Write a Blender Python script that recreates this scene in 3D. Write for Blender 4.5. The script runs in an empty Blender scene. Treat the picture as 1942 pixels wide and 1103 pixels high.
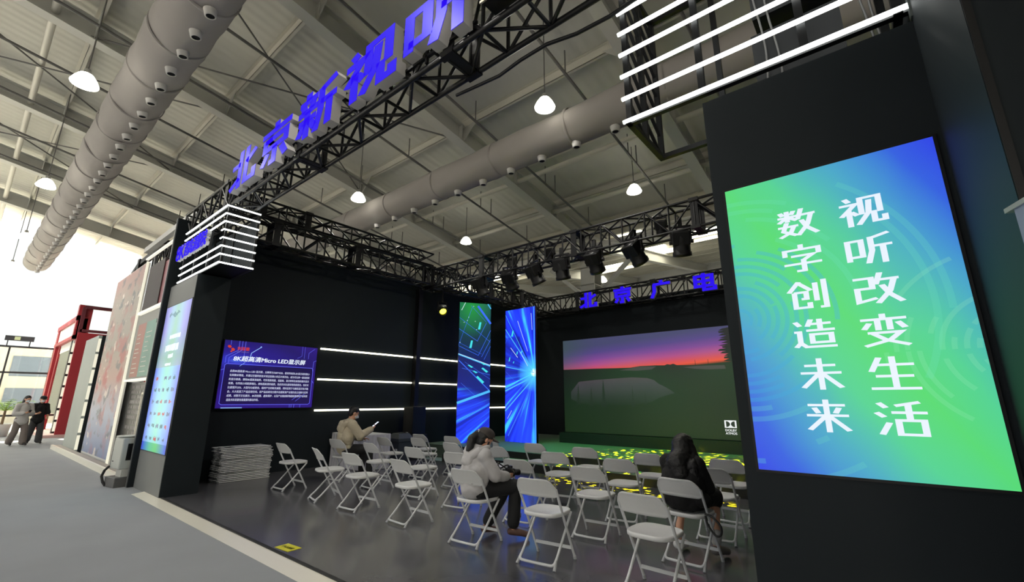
import bpy, bmesh, math, random
from mathutils import Vector, Matrix, Euler, Quaternion
random.seed(7)
S = bpy.context.scene
COL = S.collection
PI = math.pi

# ------------------------------------------------------------------ camera
IMG_W = 1942.0
F_PX, YAW, PITCH, ROLL = 843.15, math.radians(-39.235), math.radians(13.838), math.radians(0.098)
cy, sy = math.cos(YAW), math.sin(YAW)
fwd = Vector((sy*math.cos(PITCH), cy*math.cos(PITCH), math.sin(PITCH)))
rgt = Vector((cy, -sy, 0)); upv = rgt.cross(fwd)
r2 = rgt*math.cos(ROLL)+upv*math.sin(ROLL); u2 = -rgt*math.sin(ROLL)+upv*math.cos(ROLL)
cam_d = bpy.data.cameras.new('camera'); cam = bpy.data.objects.new('camera', cam_d); COL.objects.link(cam)
cam_d.sensor_width = 36.0; cam_d.sensor_fit = 'HORIZONTAL'; cam_d.lens = 36.0*F_PX/IMG_W
cam_d.clip_start = 0.05; cam_d.clip_end = 400
cam.matrix_world = Matrix(((r2.x, u2.x, -fwd.x, 0), (r2.y, u2.y, -fwd.y, 0), (r2.z, u2.z, -fwd.z, 1.5), (0, 0, 0, 1)))
S.camera = cam

# ------------------------------------------------------------------ world, exposure
W = bpy.data.worlds.new('sky'); S.world = W; W.use_nodes = True
bg = W.node_tree.nodes['Background']; bg.inputs[0].default_value = (1.0, 1.0, 0.98, 1); bg.inputs[1].default_value = 1.3
vs = S.view_settings
S.display_settings.display_device = 'sRGB'
vs.view_transform = 'Standard'; vs.look = 'None'; vs.exposure = 0.0; vs.gamma = 1.0
try: vs.use_curve_mapping = False
except Exception: pass

sun_d = bpy.data.lights.new('sun', 'SUN'); sun = bpy.data.objects.new('sun', sun_d); COL.objects.link(sun)
sun_d.energy = 42.0; sun_d.color = (1.0, 0.91, 0.72); sun_d.angle = math.radians(1.0)
sun.rotation_euler = Vector((0.72, 0.12, -0.95)).to_track_quat('-Z', 'Y').to_euler()

# ------------------------------------------------------------------ materials
def lin(c):
    return tuple(((x/255.0)/12.92 if x/255.0 <= 0.04045 else ((x/255.0+0.055)/1.055)**2.4) for x in c)
MATS = {}
def mat(name, rgb, rough=0.6, metal=0.0, noise=0.0, scale=8.0, bump=0.0, spec=0.5, emit=None, estr=1.0, bscale=None, trans=0.0):
    if name in MATS: return MATS[name]
    m = bpy.data.materials.new(name); m.use_nodes = True; MATS[name] = m
    nt = m.node_tree; b = nt.nodes['Principled BSDF']
    c = lin(rgb)
    b.inputs['Base Color'].default_value = (*c, 1); b.inputs['Roughness'].default_value = rough
    b.inputs['Metallic'].default_value = metal; b.inputs['Specular IOR Level'].default_value = spec
    if trans: b.inputs['Transmission Weight'].default_value = trans
    if emit is not None:
        b.inputs['Emission Color'].default_value = (*lin(emit), 1); b.inputs['Emission Strength'].default_value = estr
    tc = nt.nodes.new('ShaderNodeTexCoord')
    nz = nt.nodes.new('ShaderNodeTexNoise'); nz.inputs['Scale'].default_value = scale; nz.inputs['Detail'].default_value = 5
    nt.links.new(tc.outputs['Object'], nz.inputs['Vector'])
    if noise:
        mx = nt.nodes.new('ShaderNodeMix'); mx.data_type = 'RGBA'
        mx.inputs[6].default_value = (*[max(0, v*(1-noise)) for v in c], 1); mx.inputs[7].default_value = (*[min(1, v*(1+noise)) for v in c], 1)
        nt.links.new(nz.outputs['Fac'], mx.inputs[0]); nt.links.new(mx.outputs[2], b.inputs['Base Color'])
    if bump:
        bp = nt.nodes.new('ShaderNodeBump'); bp.inputs['Strength'].default_value = bump; bp.inputs['Distance'].default_value = 0.01
        n2 = nz
        if bscale:
            n2 = nt.nodes.new('ShaderNodeTexNoise'); n2.inputs['Scale'].default_value = bscale; n2.inputs['Detail'].default_value = 4
            nt.links.new(tc.outputs['Object'], n2.inputs['Vector'])
        nt.links.new(n2.outputs['Fac'], bp.inputs['Height']); nt.links.new(bp.outputs[0], b.inputs['Normal'])
    return m
def emis(name, rgb, strength=1.0):
    if name in MATS: return MATS[name]
    m = bpy.data.materials.new(name); m.use_nodes = True; MATS[name] = m
    nt = m.node_tree; b = nt.nodes['Principled BSDF']
    b.inputs['Base Color'].default_value = (0.01, 0.01, 0.01, 1); b.inputs['Roughness'].default_value = 0.35
    b.inputs['Emission Color'].default_value = (*lin(rgb), 1); b.inputs['Emission Strength'].default_value = strength
    return m
class NT:
    """small node helper: a screen that gives off the colour computed from its uv"""
    def __init__(self, name, strength=1.0):
        self.m = bpy.data.materials.new(name); self.m.use_nodes = True; MATS[name] = self.m
        self.t = self.m.node_tree; self.b = self.t.nodes['Principled BSDF']
        self.b.inputs['Base Color'].default_value = (0.012, 0.012, 0.012, 1); self.b.inputs['Roughness'].default_value = 0.4
        self.b.inputs['Emission Strength'].default_value = strength
        tc = self.t.nodes.new('ShaderNodeTexCoord'); sp = self.t.nodes.new('ShaderNodeSeparateXYZ')
        self.t.links.new(tc.outputs['UV'], sp.inputs[0]); self.uv = tc.outputs['UV']; self.u = sp.outputs[0]; self.v = sp.outputs[1]
    def val(self, sock, x):
        if isinstance(x, (int, float)): sock.default_value = x
        else: self.t.links.new(x, sock)
    def math(self, op, a, b=0.0, c=0.0, clamp=False):
        n = self.t.nodes.new('ShaderNodeMath'); n.operation = op; n.use_clamp = clamp
        self.val(n.inputs[0], a); self.val(n.inputs[1], b); self.val(n.inputs[2], c); return n.outputs[0]
    def ramp(self, f, stops, interp='LINEAR'):
        n = self.t.nodes.new('ShaderNodeValToRGB'); n.color_ramp.interpolation = interp
        el = n.color_ramp.elements
        while len(el) < len(stops): el.new(0.5)
        for e, (p, c) in zip(el, stops): e.position = p; e.color = (*lin(c), 1)
        self.val(n.inputs[0], f); return n.outputs[0]
    def mix(self, f, a, b, mode='MIX'):
        n = self.t.nodes.new('ShaderNodeMix'); n.data_type = 'RGBA'; n.blend_type = mode
        self.val(n.inputs[0], f)
        for i, x in ((6, a), (7, b)):
            if isinstance(x, tuple): n.inputs[i].default_value = (*lin(x), 1)
            else: self.t.links.new(x, n.inputs[i])
        return n.outputs[2]
    def noise(self, x, y, scale, detail=3):
        cb = self.t.nodes.new('ShaderNodeCombineXYZ'); self.val(cb.inputs[0], x); self.val(cb.inputs[1], y)
        n = self.t.nodes.new('ShaderNodeTexNoise'); n.inputs['Scale'].default_value = scale; n.inputs['Detail'].default_value = detail
        self.t.links.new(cb.outputs[0], n.inputs['Vector']); return n.outputs['Fac']
    def out(self, col):
        self.t.links.new(col, self.b.inputs['Emission Color']); return self.m

M_BLACK = mat('black_panel', (26, 32, 36), 0.6, noise=0.10, scale=3, spec=0.2)
M_TRUSS = mat('black_truss_paint', (10, 10, 12), 0.45, spec=0.4)
M_CHAIR = mat('white_chair_plastic', (206, 207, 208), 0.42, noise=0.03, scale=30)
M_CHAIRLEG = mat('white_chair_tube', (200, 202, 205), 0.32)
M_RUBBER = mat('grey_rubber_foot', (170, 172, 176), 0.6)
M_CARPET = mat('grey_carpet', (146, 149, 154), 0.95, noise=0.10, scale=1.2, bump=0.25, bscale=160, spec=0.1)
M_VINYL = mat('dark_grey_floor_sheet', (84, 84, 88), 0.20, noise=0.22, scale=1.6, bump=0.04, bscale=5, spec=0.85)
M_ALU = mat('polished_metal_strip', (250, 246, 232), 0.28, 0.25, bump=0.3, bscale=3)
M_ROOF = mat('white_roof_sheet', (214, 214, 208), 0.55, noise=0.05, scale=0.5)
M_STEEL = mat('painted_roof_steel', (190, 190, 184), 0.5, noise=0.05, scale=1.0)
M_PURLIN = mat('pale_purlin_steel', (206, 203, 192), 0.45)
M_PIPE = mat('grey_pipe', (108, 106, 104), 0.5)
M_DUCT = mat('grey_fabric_duct', (158, 153, 150), 0.8, noise=0.05, scale=2, bump=0.35, bscale=2.2)
M_NOZZ = mat('white_duct_nozzle', (205, 203, 200), 0.6)
M_HOLE = mat('dark_nozzle_hole', (18, 18, 20), 0.9)
M_LAMP = emis('lamp_glow', (255, 250, 232), 7.0)
M_LAMPTOP = mat('lamp_housing', (190, 190, 185), 0.4)
M_LED = emis('white_led_tube', (250, 255, 252), 5.0)
M_LEDWARM = emis('warm_white_led_tube', (255, 250, 222), 4.0)
M_BLUE = emis('blue_letter_face', (44, 16, 238), 1.0)
M_BLUE.node_tree.nodes['Principled BSDF'].inputs['Specular IOR Level'].default_value = 0.05
M_RETURN = mat('grey_letter_side', (196, 194, 192), 0.5)
M_WHITEGLOW = emis('white_screen_lettering', (232, 242, 255), 1.0)
M_STAGE = mat('green_grey_stage_carpet', (84, 98, 88), 0.75, noise=0.1, scale=6, bump=0.1, bscale=60)
M_RISER = mat('dark_stage_riser', (13, 15, 15), 0.6)
M_GLASS = mat('clear_glass', (240, 245, 245), 0.02, trans=1.0, spec=0.5)
M_DARKFRAME = mat('dark_window_frame', (58, 60, 64), 0.4)
M_RED = mat('red_painted_panel', (158, 36, 46), 0.5)
M_WHITE = mat('white_painted_panel', (222, 222, 220), 0.5)
M_SKIN = mat('skin', (196, 148, 122), 0.55)
M_HAIR = mat('black_hair', (14, 13, 14), 0.5, bump=0.5, bscale=60)

# ------------------------------------------------------------------ mesh helpers
class MB:
    def __init__(self): self.v = []; self.f = []; self.mi = []; self.uv = {}; self.sm = []
    def add(self, vs, fs, mi=0, smooth=False):
        o = len(self.v); self.v += [tuple(p) for p in vs]
        for f in fs: self.f.append([o+i for i in f]); self.mi.append(mi); self.sm.append(smooth)
        return o
    def box(self, x0, y0, z0, x1, y1, z1, mi=0):
        vs = [(x0, y0, z0), (x1, y0, z0), (x1, y1, z0), (x0, y1, z0), (x0, y0, z1), (x1, y0, z1), (x1, y1, z1), (x0, y1, z1)]
        self.add(vs, [(0, 3, 2, 1), (4, 5, 6, 7), (0, 1, 5, 4), (1, 2, 6, 5), (2, 3, 7, 6), (3, 0, 4, 7)], mi); return self
    def obox(self, c, ax, ay, az, mi=0):
        c = Vector(c); ax, ay, az = Vector(ax), Vector(ay), Vector(az)
        vs = [c+sx*ax+sy_*ay+sz*az for sz in (-1, 1) for sx, sy_ in ((-1, -1), (1, -1), (1, 1), (-1, 1))]
        self.add(vs, [(0, 3, 2, 1), (4, 5, 6, 7), (0, 1, 5, 4), (1, 2, 6, 5), (2, 3, 7, 6), (3, 0, 4, 7)], mi); return self
    def bar(self, p, q, w, h=None, mi=0, up=(0, 0, 1)):
        p, q = Vector(p), Vector(q); h = w if h is None else h; d = q-p; L = d.length
        if L < 1e-6: return self
        d.normalize(); u = Vector(up)
        if abs(d.dot(u)) > 0.98: u = Vector((0, 1, 0))
        s = d.cross(u).normalized(); u = s.cross(d).normalized()
        return self.obox((p+q)/2, d*(L/2), s*(w/2), u*(h/2), mi)
    def tube(self, pts, r, n=8, mi=0, cap=True, closed=False):
        pts = [Vector(p) for p in pts]; rs = r if isinstance(r, (list, tuple)) else [r]*len(pts)
        m = len(pts); rings = []; prev = None
        for i in range(m):
            if closed: t = (pts[(i+1) % m]-pts[(i-1) % m])
            else: t = pts[min(i+1, m-1)]-pts[max(i-1, 0)]
            t.normalize()
            if prev is None:
                a = Vector((0, 0, 1)) if abs(t.z) < 0.9 else Vector((1, 0, 0))
                s = t.cross(a).normalized()
            else:
                s = prev - t*prev.dot(t); s = s.normalized() if s.length > 1e-6 else t.orthogonal().normalized()
            prev = s; b = t.cross(s)
            rings.append([pts[i]+(s*math.cos(2*PI*k/n)+b*math.sin(2*PI*k/n))*rs[i] for k in range(n)])
        vs = [p for rg in rings for p in rg]; fs = []
        for i in range(m if closed else m-1):
            j = (i+1) % m
            for k in range(n): fs.append((i*n+k, i*n+(k+1) % n, j*n+(k+1) % n, j*n+k))
        self.add(vs, fs, mi, True)
        if cap and not closed:
            self.add(rings[0], [tuple(reversed(range(n)))], mi); self.add(rings[-1], [tuple(range(n))], mi)
        return self
    def lathe(self, prof, n=24, c=(0, 0, 0), mi=0, axis=None, smooth=True):
        """prof: (r, z) rings about +z, or about `axis` at c"""
        c = Vector(c); ax = Vector(axis).normalized() if axis else Vector((0, 0, 1))
        s = ax.orthogonal().normalized(); b = ax.cross(s)
        vs = [c+ax*z+(s*math.cos(2*PI*k/n)+b*math.sin(2*PI*k/n))*max(r, 1e-4) for r, z in prof for k in range(n)]
        fs = [(i*n+k, i*n+(k+1) % n, (i+1)*n+(k+1) % n, (i+1)*n+k) for i in range(len(prof)-1) for k in range(n)]
        self.add(vs, fs, mi, smooth); return self
    def prism(self, poly, T, d, mi=0, side_mi=None):
        """2D polygon extruded by depth d; T maps (x, y, depth) to a point"""
        n = len(poly); side_mi = mi if side_mi is None else side_mi
        a = [T(x, y, 0) for x, y in poly]; b = [T(x, y, d) for x, y in poly]
        self.add(a, [tuple(range(n))], mi); self.add(b, [tuple(reversed(range(n)))], side_mi)
        for i in range(n):
            j = (i+1) % n; self.add([a[i], b[i], b[j], a[j]], [(0, 1, 2, 3)], side_mi)
        return self
    def quad_uv(self, bl, br, tr, tl, mi=0):
        o = self.add([bl, br, tr, tl], [(0, 1, 2, 3)], mi); self.uv[len(self.f)-1] = [(0, 0), (1, 0), (1, 1), (0, 1)]; return self
    def mesh(self, name, mats):
        me = bpy.data.meshes.new(name); me.from_pydata(self.v, [], self.f); me.update()
        for m in (mats if isinstance(mats, (list, tuple)) else [mats]): me.materials.append(m)
        for p, i, s in zip(me.polygons, self.mi, self.sm): p.material_index = i; p.use_smooth = s
        if self.uv:
            l = me.uv_layers.new(name='uv')
            for fi, co in self.uv.items():
                for li, c in zip(me.polygons[fi].loop_indices, co): l.data[li].uv = c
        return me
    def build(self, name, mats, parent=None, loc=None):
        return link(name, self.mesh(name, mats), parent, loc)
def link(name, me, parent=None, loc=None):
    o = bpy.data.objects.new(name, me); COL.objects.link(o)
    if parent is not None: o.parent = parent
    if loc is not None: o.location = loc
    return o
def tag(o, label=None, cat=None, group=None, kind=None):
    if label: o['label'] = label
    if cat: o['category'] = cat
    if group: o['group'] = group
    if kind: o['kind'] = kind
    return o
def thing(name, label, cat, loc=(0, 0, 0), rz=0.0, group=None):
    o = bpy.data.objects.new(name, None); COL.objects.link(o); o.empty_display_size = 0.1
    o.location = loc; o.rotation_euler = (0, 0, rz); return tag(o, label, cat, group)
def struct(o): o['kind'] = 'structure'; return o
def copy_tree(o, parent=None):
    c = o.copy(); COL.objects.link(c); c.parent = parent
    for ch in list(o.children): copy_tree(ch, c)
    return c
def bevel(me, w, seg=2):
    bm = bmesh.new(); bm.from_mesh(me)
    bmesh.ops.remove_doubles(bm, verts=bm.verts, dist=1e-5)
    es = [e for e in bm.edges if len(e.link_faces) == 2 and e.calc_face_angle(0) > 0.5]
    bmesh.ops.bevel(bm, geom=es, offset=w, segments=seg, affect='EDGES', profile=0.5)
    bm.to_mesh(me); bm.free(); return me
def evaluated(o):
    dg = bpy.context.evaluated_depsgraph_get(); dg.update()
    return bpy.data.meshes.new_from_object(o.evaluated_get(dg))
def text_mesh(body, size=1.0, weight=0.0, extrude=0.0, align='CENTER', spacing=1.0, line=1.0, shear=0.0):
    c = bpy.data.curves.new('lettering', 'FONT'); c.body = body; c.size = size; c.offset = weight; c.extrude = extrude
    bold = weight; c.offset = 0.0
    c.align_x = align; c.align_y = 'CENTER'; c.space_character = spacing; c.space_line = line; c.shear = shear; c.resolution_u = 3
    o = bpy.data.objects.new('lettering', c); COL.objects.link(o)
    me = evaluated(o); bpy.data.objects.remove(o); bpy.data.curves.remove(c)
    if bold:                                   # bolder strokes: the outline repeated a hair's breadth around itself
        bm = bmesh.new()
        for dx, dy in ((-bold, 0), (bold, 0), (0, -bold*0.6), (0, bold*0.6)):
            k = me.copy(); k.transform(Matrix.Translation((dx, dy, 0))); bm.from_mesh(k); bpy.data.meshes.remove(k)
        bm.to_mesh(me); bm.free()
    return me
def place_mesh(me, origin, xdir, ydir, zdir=None, sx=1.0, sy=1.0):
    X, Y = Vector(xdir).normalized(), Vector(ydir).normalized(); Z = X.cross(Y) if zdir is None else Vector(zdir)
    Mx = Matrix.Identity(4)
    for i in range(3): Mx[i][0] = X[i]*sx; Mx[i][1] = Y[i]*sy; Mx[i][2] = Z[i]; Mx[i][3] = origin[i]
    me.transform(Mx); return me
def center_mesh(me, w=None, h=None):
    xs = [v.co.x for v in me.vertices]; ys = [v.co.y for v in me.vertices]
    if not xs: return me
    cx, cyy = (min(xs)+max(xs))/2, (min(ys)+max(ys))/2
    sx = (w/(max(xs)-min(xs))) if w else 1.0; sy_ = (h/(max(ys)-min(ys))) if h else (sx if w else 1.0)
    if h and not w: sx = sy_
    for v in me.vertices: v.co.x = (v.co.x-cx)*sx; v.co.y = (v.co.y-cyy)*sy_
    return me
def stroke_polys(strokes):
    """strokes: (width, [(x, y), ...]) -> mitred ribbon polygons"""
    out = []
    for w, pts in strokes:
        P = [Vector(p) for p in pts]; n = len(P); L, R = [], []
        for i in range(n):
            d0 = (P[i]-P[i-1]).normalized() if i > 0 else None
            d1 = (P[i+1]-P[i]).normalized() if i < n-1 else None
            if d0 is None: d0 = d1
            if d1 is None: d1 = d0
            t = (d0+d1).normalized(); nn = Vector((-t.y, t.x)); k = nn.dot(Vector((-d1.y, d1.x)))
            h = (w/2)/max(k, 0.45)
            L.append(P[i]+nn*h); R.append(P[i]-nn*h)
        for i in range(n-1): out.append([tuple(R[i]), tuple(R[i+1]), tuple(L[i+1]), tuple(L[i])])
    return out
GLYPH = {
'数': [[(3,77),(53,77)],[(28,100),(28,58)],[(10,98),(17,84)],[(46,98),(39,84)],[(26,76),(5,58)],[(31,76),(52,60)],[(1,40),(54,40)],[(25,56),(14,24),(47,3)],[(43,40),(33,17),(4,1)],[(66,101),(54,62)],[(60,77),(99,77)],[(89,77),(77,37),(51,1)],[(63,58),(75,27),(99,1)]],
'字': [[(50,102),(50,86)],[(8,62),(8,84),(92,84),(92,62)],[(23,61),(78,61),(54,44)],[(53,47),(53,5),(33,5)],[(3,31),(97,31)]],
'创': [[(31,101),(4,64)],[(29,97),(58,66)],[(16,62),(46,62),(46,38),(33,38)],[(17,62),(17,7),(52,7),(52,24)],[(70,92),(70,28)],[(91,101),(91,5),(76,5)]],
'造': [[(7,94),(18,78)],[(2,58),(15,58),(15,20),(3,5)],[(15,20),(28,6),(99,6)],[(46,100),(36,76)],[(42,84),(92,84)],[(66,100),(66,62)],[(32,62),(99,62)],[(44,48),(89,48),(89,20),(44,20),(44,48),(60,48)]],
'未': [[(14,78),(86,78)],[(3,53),(97,53)],[(50,102),(50,-2)],[(46,51),(6,4)],[(54,51),(94,4)]],
'来': [[(8,84),(92,84)],[(22,76),(31,58)],[(78,76),(69,58)],[(3,51),(97,51)],[(50,102),(50,-2)],[(46,49),(6,4)],[(54,49),(94,4)]],
'视': [[(17,101),(26,86)],[(3,77),(40,77),(5,38)],[(23,58),(23,-2)],[(28,50),(41,35)],[(51,36),(51,94),(91,94),(91,36)],[(70,84),(66,40),(41,1)],[(77,42),(77,6),(99,6),(99,24)]],
'听': [[(6,12),(6,82),(36,82),(36,26),(6,26)],[(97,97),(57,85)],[(57,90),(57,42),(46,0)],[(57,57),(101,57)],[(81,57),(81,-3)]],
'改': [[(3,86),(42,86),(42,52),(9,52),(9,8),(48,18)],[(62,101),(50,63)],[(58,78),(99,78)],[(89,78),(77,38),(49,1)],[(62,60),(76,28),(99,1)]],
'变': [[(50,102),(50,86)],[(3,85),(97,85)],[(38,85),(38,50)],[(62,85),(62,50)],[(21,74),(8,54)],[(79,74),(92,54)],[(14,42),(82,42),(58,18),(5,0)],[(25,40),(50,18),(95,0)]],
'生': [[(26,100),(7,56)],[(22,77),(93,77)],[(52,102),(52,4)],[(14,42),(89,42)],[(1,4),(99,4)]],
'活': [[(8,97),(22,82)],[(1,68),(16,54)],[(6,2),(24,38)],[(88,99),(40,88)],[(65,92),(65,46)],[(31,68),(99,68)],[(42,45),(90,45),(90,4),(42,4),(42,45),(60,45)]],
'北': [[(38,102),(38,-2)],[(4,64),(38,64)],[(1,4),(38,24)],[(63,102),(63,7),(97,7),(97,30)],[(98,80),(63,58)]],
'京': [[(50,103),(50,84)],[(1,83),(99,83)],[(15,64),(85,64),(85,41),(15,41),(15,64),(40,64)],[(50,41),(50,3),(34,3)],[(27,30),(11,2)],[(73,30),(89,2)]],
'新': [[(27,103),(27,86)],[(3,84),(52,84)],[(14,78),(18,62)],[(41,78),(37,62)],[(1,60),(54,60)],[(4,39),(51,39)],[(27,60),(27,-2)],[(20,34),(5,8)],[(35,34),(50,12)],[(99,98),(63,87)],[(63,92),(63,42),(53,-2)],[(63,58),(102,58)],[(85,58),(85,-2)]],
'广': [[(53,103),(53,82)],[(12,80),(98,80)],[(18,80),(18,36),(3,-2)]],
'电': [[(13,85),(87,85),(87,27),(13,27),(13,85),(40,85)],[(13,56),(87,56)],[(50,102),(50,5),(97,5),(97,26)]],
}
def glyph_polys(ch, wv=14.0, k=1.45):
    st = [(wv, [(x, y*k) for x, y in s]) for s in GLYPH[ch]]
    return [[(x, y/k) for x, y in p] for p in stroke_polys(st)]
def glyph_solid(mb, ch, T, depth, wv, k, mi_face, mi_side):
    for p in glyph_polys(ch, wv, k): mb.prism(p, T, depth, mi_face, mi_side)

# ================================================================== THE HALL
XE0 = -33.0
FZ = -0.012                                     # hall carpet lies a little under the booth floor
o = MB().box(XE0, -13.3, FZ-0.2, 14, 60, FZ).build('floor', M_CARPET); struct(o); o['label'] = 'grey exhibition hall carpet of the aisle'
# roof: the near bay falls away from the aisle to a valley, the next bay rises again
Z0, KS = 9.95, 0.165                            # underside of rafters at y = 0, fall per metre
YV = 15.2                                       # valley
def rz_(y): return Z0-KS*y
XE, XR = -33.0, 14.0
tsheet = 0.78
mroof = mat('white_corrugated_roof', (198, 197, 188), 0.5, noise=0.04, scale=0.4)
def corrugate(m):
    nt = m.node_tree; b = nt.nodes['Principled BSDF']
    tc = nt.nodes.new('ShaderNodeTexCoord'); wv_ = nt.nodes.new('ShaderNodeTexWave'); wv_.wave_type = 'BANDS'; wv_.bands_direction = 'X'
    wv_.inputs['Scale'].default_value = 1.1; wv_.inputs['Distortion'].default_value = 0
    nt.links.new(tc.outputs['Object'], wv_.inputs['Vector'])
    bp = nt.nodes.new('ShaderNodeBump'); bp.inputs['Strength'].default_value = 0.35; bp.inputs['Distance'].default_value = 0.03
    nt.links.new(wv_.outputs['Fac'], bp.inputs['Height']); nt.links.new(bp.outputs[0], b.inputs['Normal'])
corrugate(mroof)
mb = MB()
yt, yb = -13.0, 32.0
def slab(mb, y0, z0, y1, z1, t=0.12, x0=XE, x1=XR):
    vs = [(x0, y0, z0), (x1, y0, z0), (x1, y1, z1), (x0, y1, z1), (x0, y0, z0+t), (x1, y0, z0+t), (x1, y1, z1+t), (x0, y1, z1+t)]
    mb.add(vs, [(0, 3, 2, 1), (4, 5, 6, 7), (0, 1, 5, 4), (1, 2, 6, 5), (2, 3, 7, 6), (3, 0, 4, 7)])
slab(mb, yt, rz_(yt)+tsheet, YV, rz_(YV)+tsheet)
slab(mb, YV, rz_(YV)+tsheet, yb, rz_(YV)+tsheet+KS*(yb-YV))
ceil = mb.build('ceiling', mroof); struct(ceil); ceil['label'] = 'sloping white corrugated hall roof on steel beams'
RX = [-3.2+5.15*i for i in range(-6, 4)]
def ibeam(mb, p, q, h, fw, t=0.03):
    p, q = Vector(p), Vector(q)
    mb.bar(p+Vector((0, 0, h/2)), q+Vector((0, 0, h/2)), t, h-2*t)
    mb.bar(p+Vector((0, 0, t/2)), q+Vector((0, 0, t/2)), fw, t); mb.bar(p+Vector((0, 0, h-t/2)), q+Vector((0, 0, h-t/2)), fw, t)
for x in RX:
    if x > XR-0.3 or x < XE+0.3: continue
    mb = MB(); ibeam(mb, (x, yt, rz_(yt)), (x, YV, rz_(YV)), 0.55, 0.30)
    for y in (3.45, 7.8, 10.3, 12.6): mb.box(x-0.15, y-0.01, rz_(y)+0.03, x+0.15, y+0.01, rz_(y)+0.5)
    mb.build('roof_beam', M_STEEL, ceil)
    mb = MB(); ibeam(mb, (x, YV, rz_(YV)), (x, yb, rz_(YV)+KS*(yb-YV)), 0.55, 0.30); mb.build('roof_beam', M_STEEL, ceil)
for y in (-11.5, -9, -6.4, -3.7, -1.6, 0.56, 3.48, 5.6, 7.95, 10.3, 12.7, 14.6):
    z = rz_(y)+0.55; mb = MB()
    mb.box(XE, y-0.005, z, XR, y+0.005, z+0.22); mb.box(XE, y-0.005, z, XR, y+0.075, z+0.012); mb.box(XE, y-0.075, z+0.208, XR, y+0.005, z+0.22)
    mb.build('purlin', M_PURLIN, ceil)
for i in range(11):
    y = YV+0.8+1.45*i; z = rz_(YV)+0.55+KS*(y-YV); mb = MB()
    mb.box(XE, y-0.03, z, XR, y+0.03, z+0.22); mb.build('purlin', M_PURLIN, ceil)
for y in (-5.0, -0.15, 10.4, 12.5):              # round struts between the beams
    z = rz_(y)+0.22; MB().tube([(XE, y, z), (XR, y, z)], 0.075, 12).build('strut', M_PURLIN, ceil)
for x in RX[1:8]:                                # gussets where purlins meet the beams
    for y in (0.56, 3.48, 7.95):
        z = rz_(y)
        for s in (1, -1):
            mb = MB(); mb.prism([(0, 0.5), (0.62, 0.62), (0.05, 0.08)], lambda a, b, d, x=x, y=y, z=z, s=s: (x+s*a, y-0.012+d, z+b), 0.024)
            mb.build('gusset', M_STEEL, ceil)
for (xa, ya, xb, yb2) in ((-18.65, -3.7, -13.5, 3.4), (-18.65, 3.4, -13.5, -3.7), (-23.8, -3.7, -18.65, 3.4), (-23.8, 3.4, -18.65, -3.7), (-13.5, 0.5, -8.35, 7.9), (-13.5, 7.9, -8.35, 0.5)):
    MB().tube([(xa, ya, rz_(ya)+0.12), (xb, yb2, rz_(yb2)+0.12)], 0.022, 6).build('brace_rod', M_PIPE, ceil)
# skylights of the next bay as glowing panels, more added to brighten it
M_SKYL = emis('daylight_through_skylight', (255, 248, 222), 13.0)
for (x0, x1, y0, y1) in ((-6.2, -4.4, 19.2, 21.6), (-9.6, -7.6, 21.0, 23.6), (-13.8, -11.2, 23.5, 26), (-4, -2, 22.5, 25), (-18.5, -16, 18, 21), (-1, 1, 18, 19.5), (-8.2, -7.0, 17.2, 18.4), (-24, -21, 19, 23), (3, 6, 20, 24)):
    z = lambda y: rz_(YV)+tsheet+KS*(y-YV)-0.02
    mb = MB(); mb.add([(x0, y0, z(y0)), (x1, y0, z(y0)), (x1, y1, z(y1)), (x0, y1, z(y1)), (x0, y0, z(y0)+.015), (x1, y0, z(y0)+.015), (x1, y1, z(y1)+.015), (x0, y1, z(y1)+.015)], [(0, 3, 2, 1), (4, 5, 6, 7), (0, 1, 5, 4), (1, 2, 6, 5), (2, 3, 7, 6), (3, 0, 4, 7)])
    mb.build('skylight', M_SKYL, ceil)
# hall walls out of view that keep the hall's light where it belongs
o = MB().box(XR-0.1, -30, FZ, XR+0.2, 33, 15).build('wall_right', M_WHITE); struct(o)
o = MB().box(XE, yb, FZ, XR, yb+0.3, 12.5).build('wall_back', M_WHITE); struct(o)
o = MB().box(-11.0, -13.3, 5.6, XR, -13.0, 12.8).box(-11.0, -13.3, FZ, XR, -13.0, 0.4).build('wall_front', mat('grey_hall_wall', (120, 122, 124), 0.7)); struct(o)  # unseen wall added to block daylight; open band lets light reach the seats
# end wall: glazing with dark frames, upper band all glass
M_FR = M_DARKFRAME
fr = MB()
for z in (0.75, 2.8, 4.05): fr.box(XE-0.06, -13, z-0.045, XE+0.06, 12, z+0.045)
for y in [-12.6+1.55*i for i in range(17)]: fr.box(XE-0.05, y-0.035, FZ, XE+0.05, y+0.035, 4.05)
o = fr.build('window_1', M_FR); struct(o); o['label'] = 'glazed end wall of the hall with dark frames'
link('pane', MB().box(XE-0.006, -13, FZ, XE+0.006, 12, 9.6).mesh('pane', M_GLASS), o)
o = MB().box(XE-0.2, 12, FZ, XE+0.2, 33, 11).build('wall_end', M_WHITE); struct(o)
o = MB().box(XE-0.3, -13, 11.0, XE+0.3, 12, 12.9).build('trim_end', M_WHITE); struct(o)
t = thing('exit_sign', 'dark sign plate over the glazed doors at the hall end', 'sign', (XE+0.12, 1.6, 4.45))
MB().box(-0.03, -0.5, -0.12, 0.03, 0.5, 0.12).build('plate', M_DARKFRAME, t); MB().box(-0.03, -0.4, -0.4, 0.0, -0.36, -0.1).box(-0.03, 0.36, -0.4, 0.0, 0.4, -0.1).build('bracket', M_DARKFRAME, t)
MB().box(0.03, -0.18, -0.08, 0.036, 0.02, 0.08).build('pictogram', mat('pale_green_sign', (200, 214, 170), 0.5), t)
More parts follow.
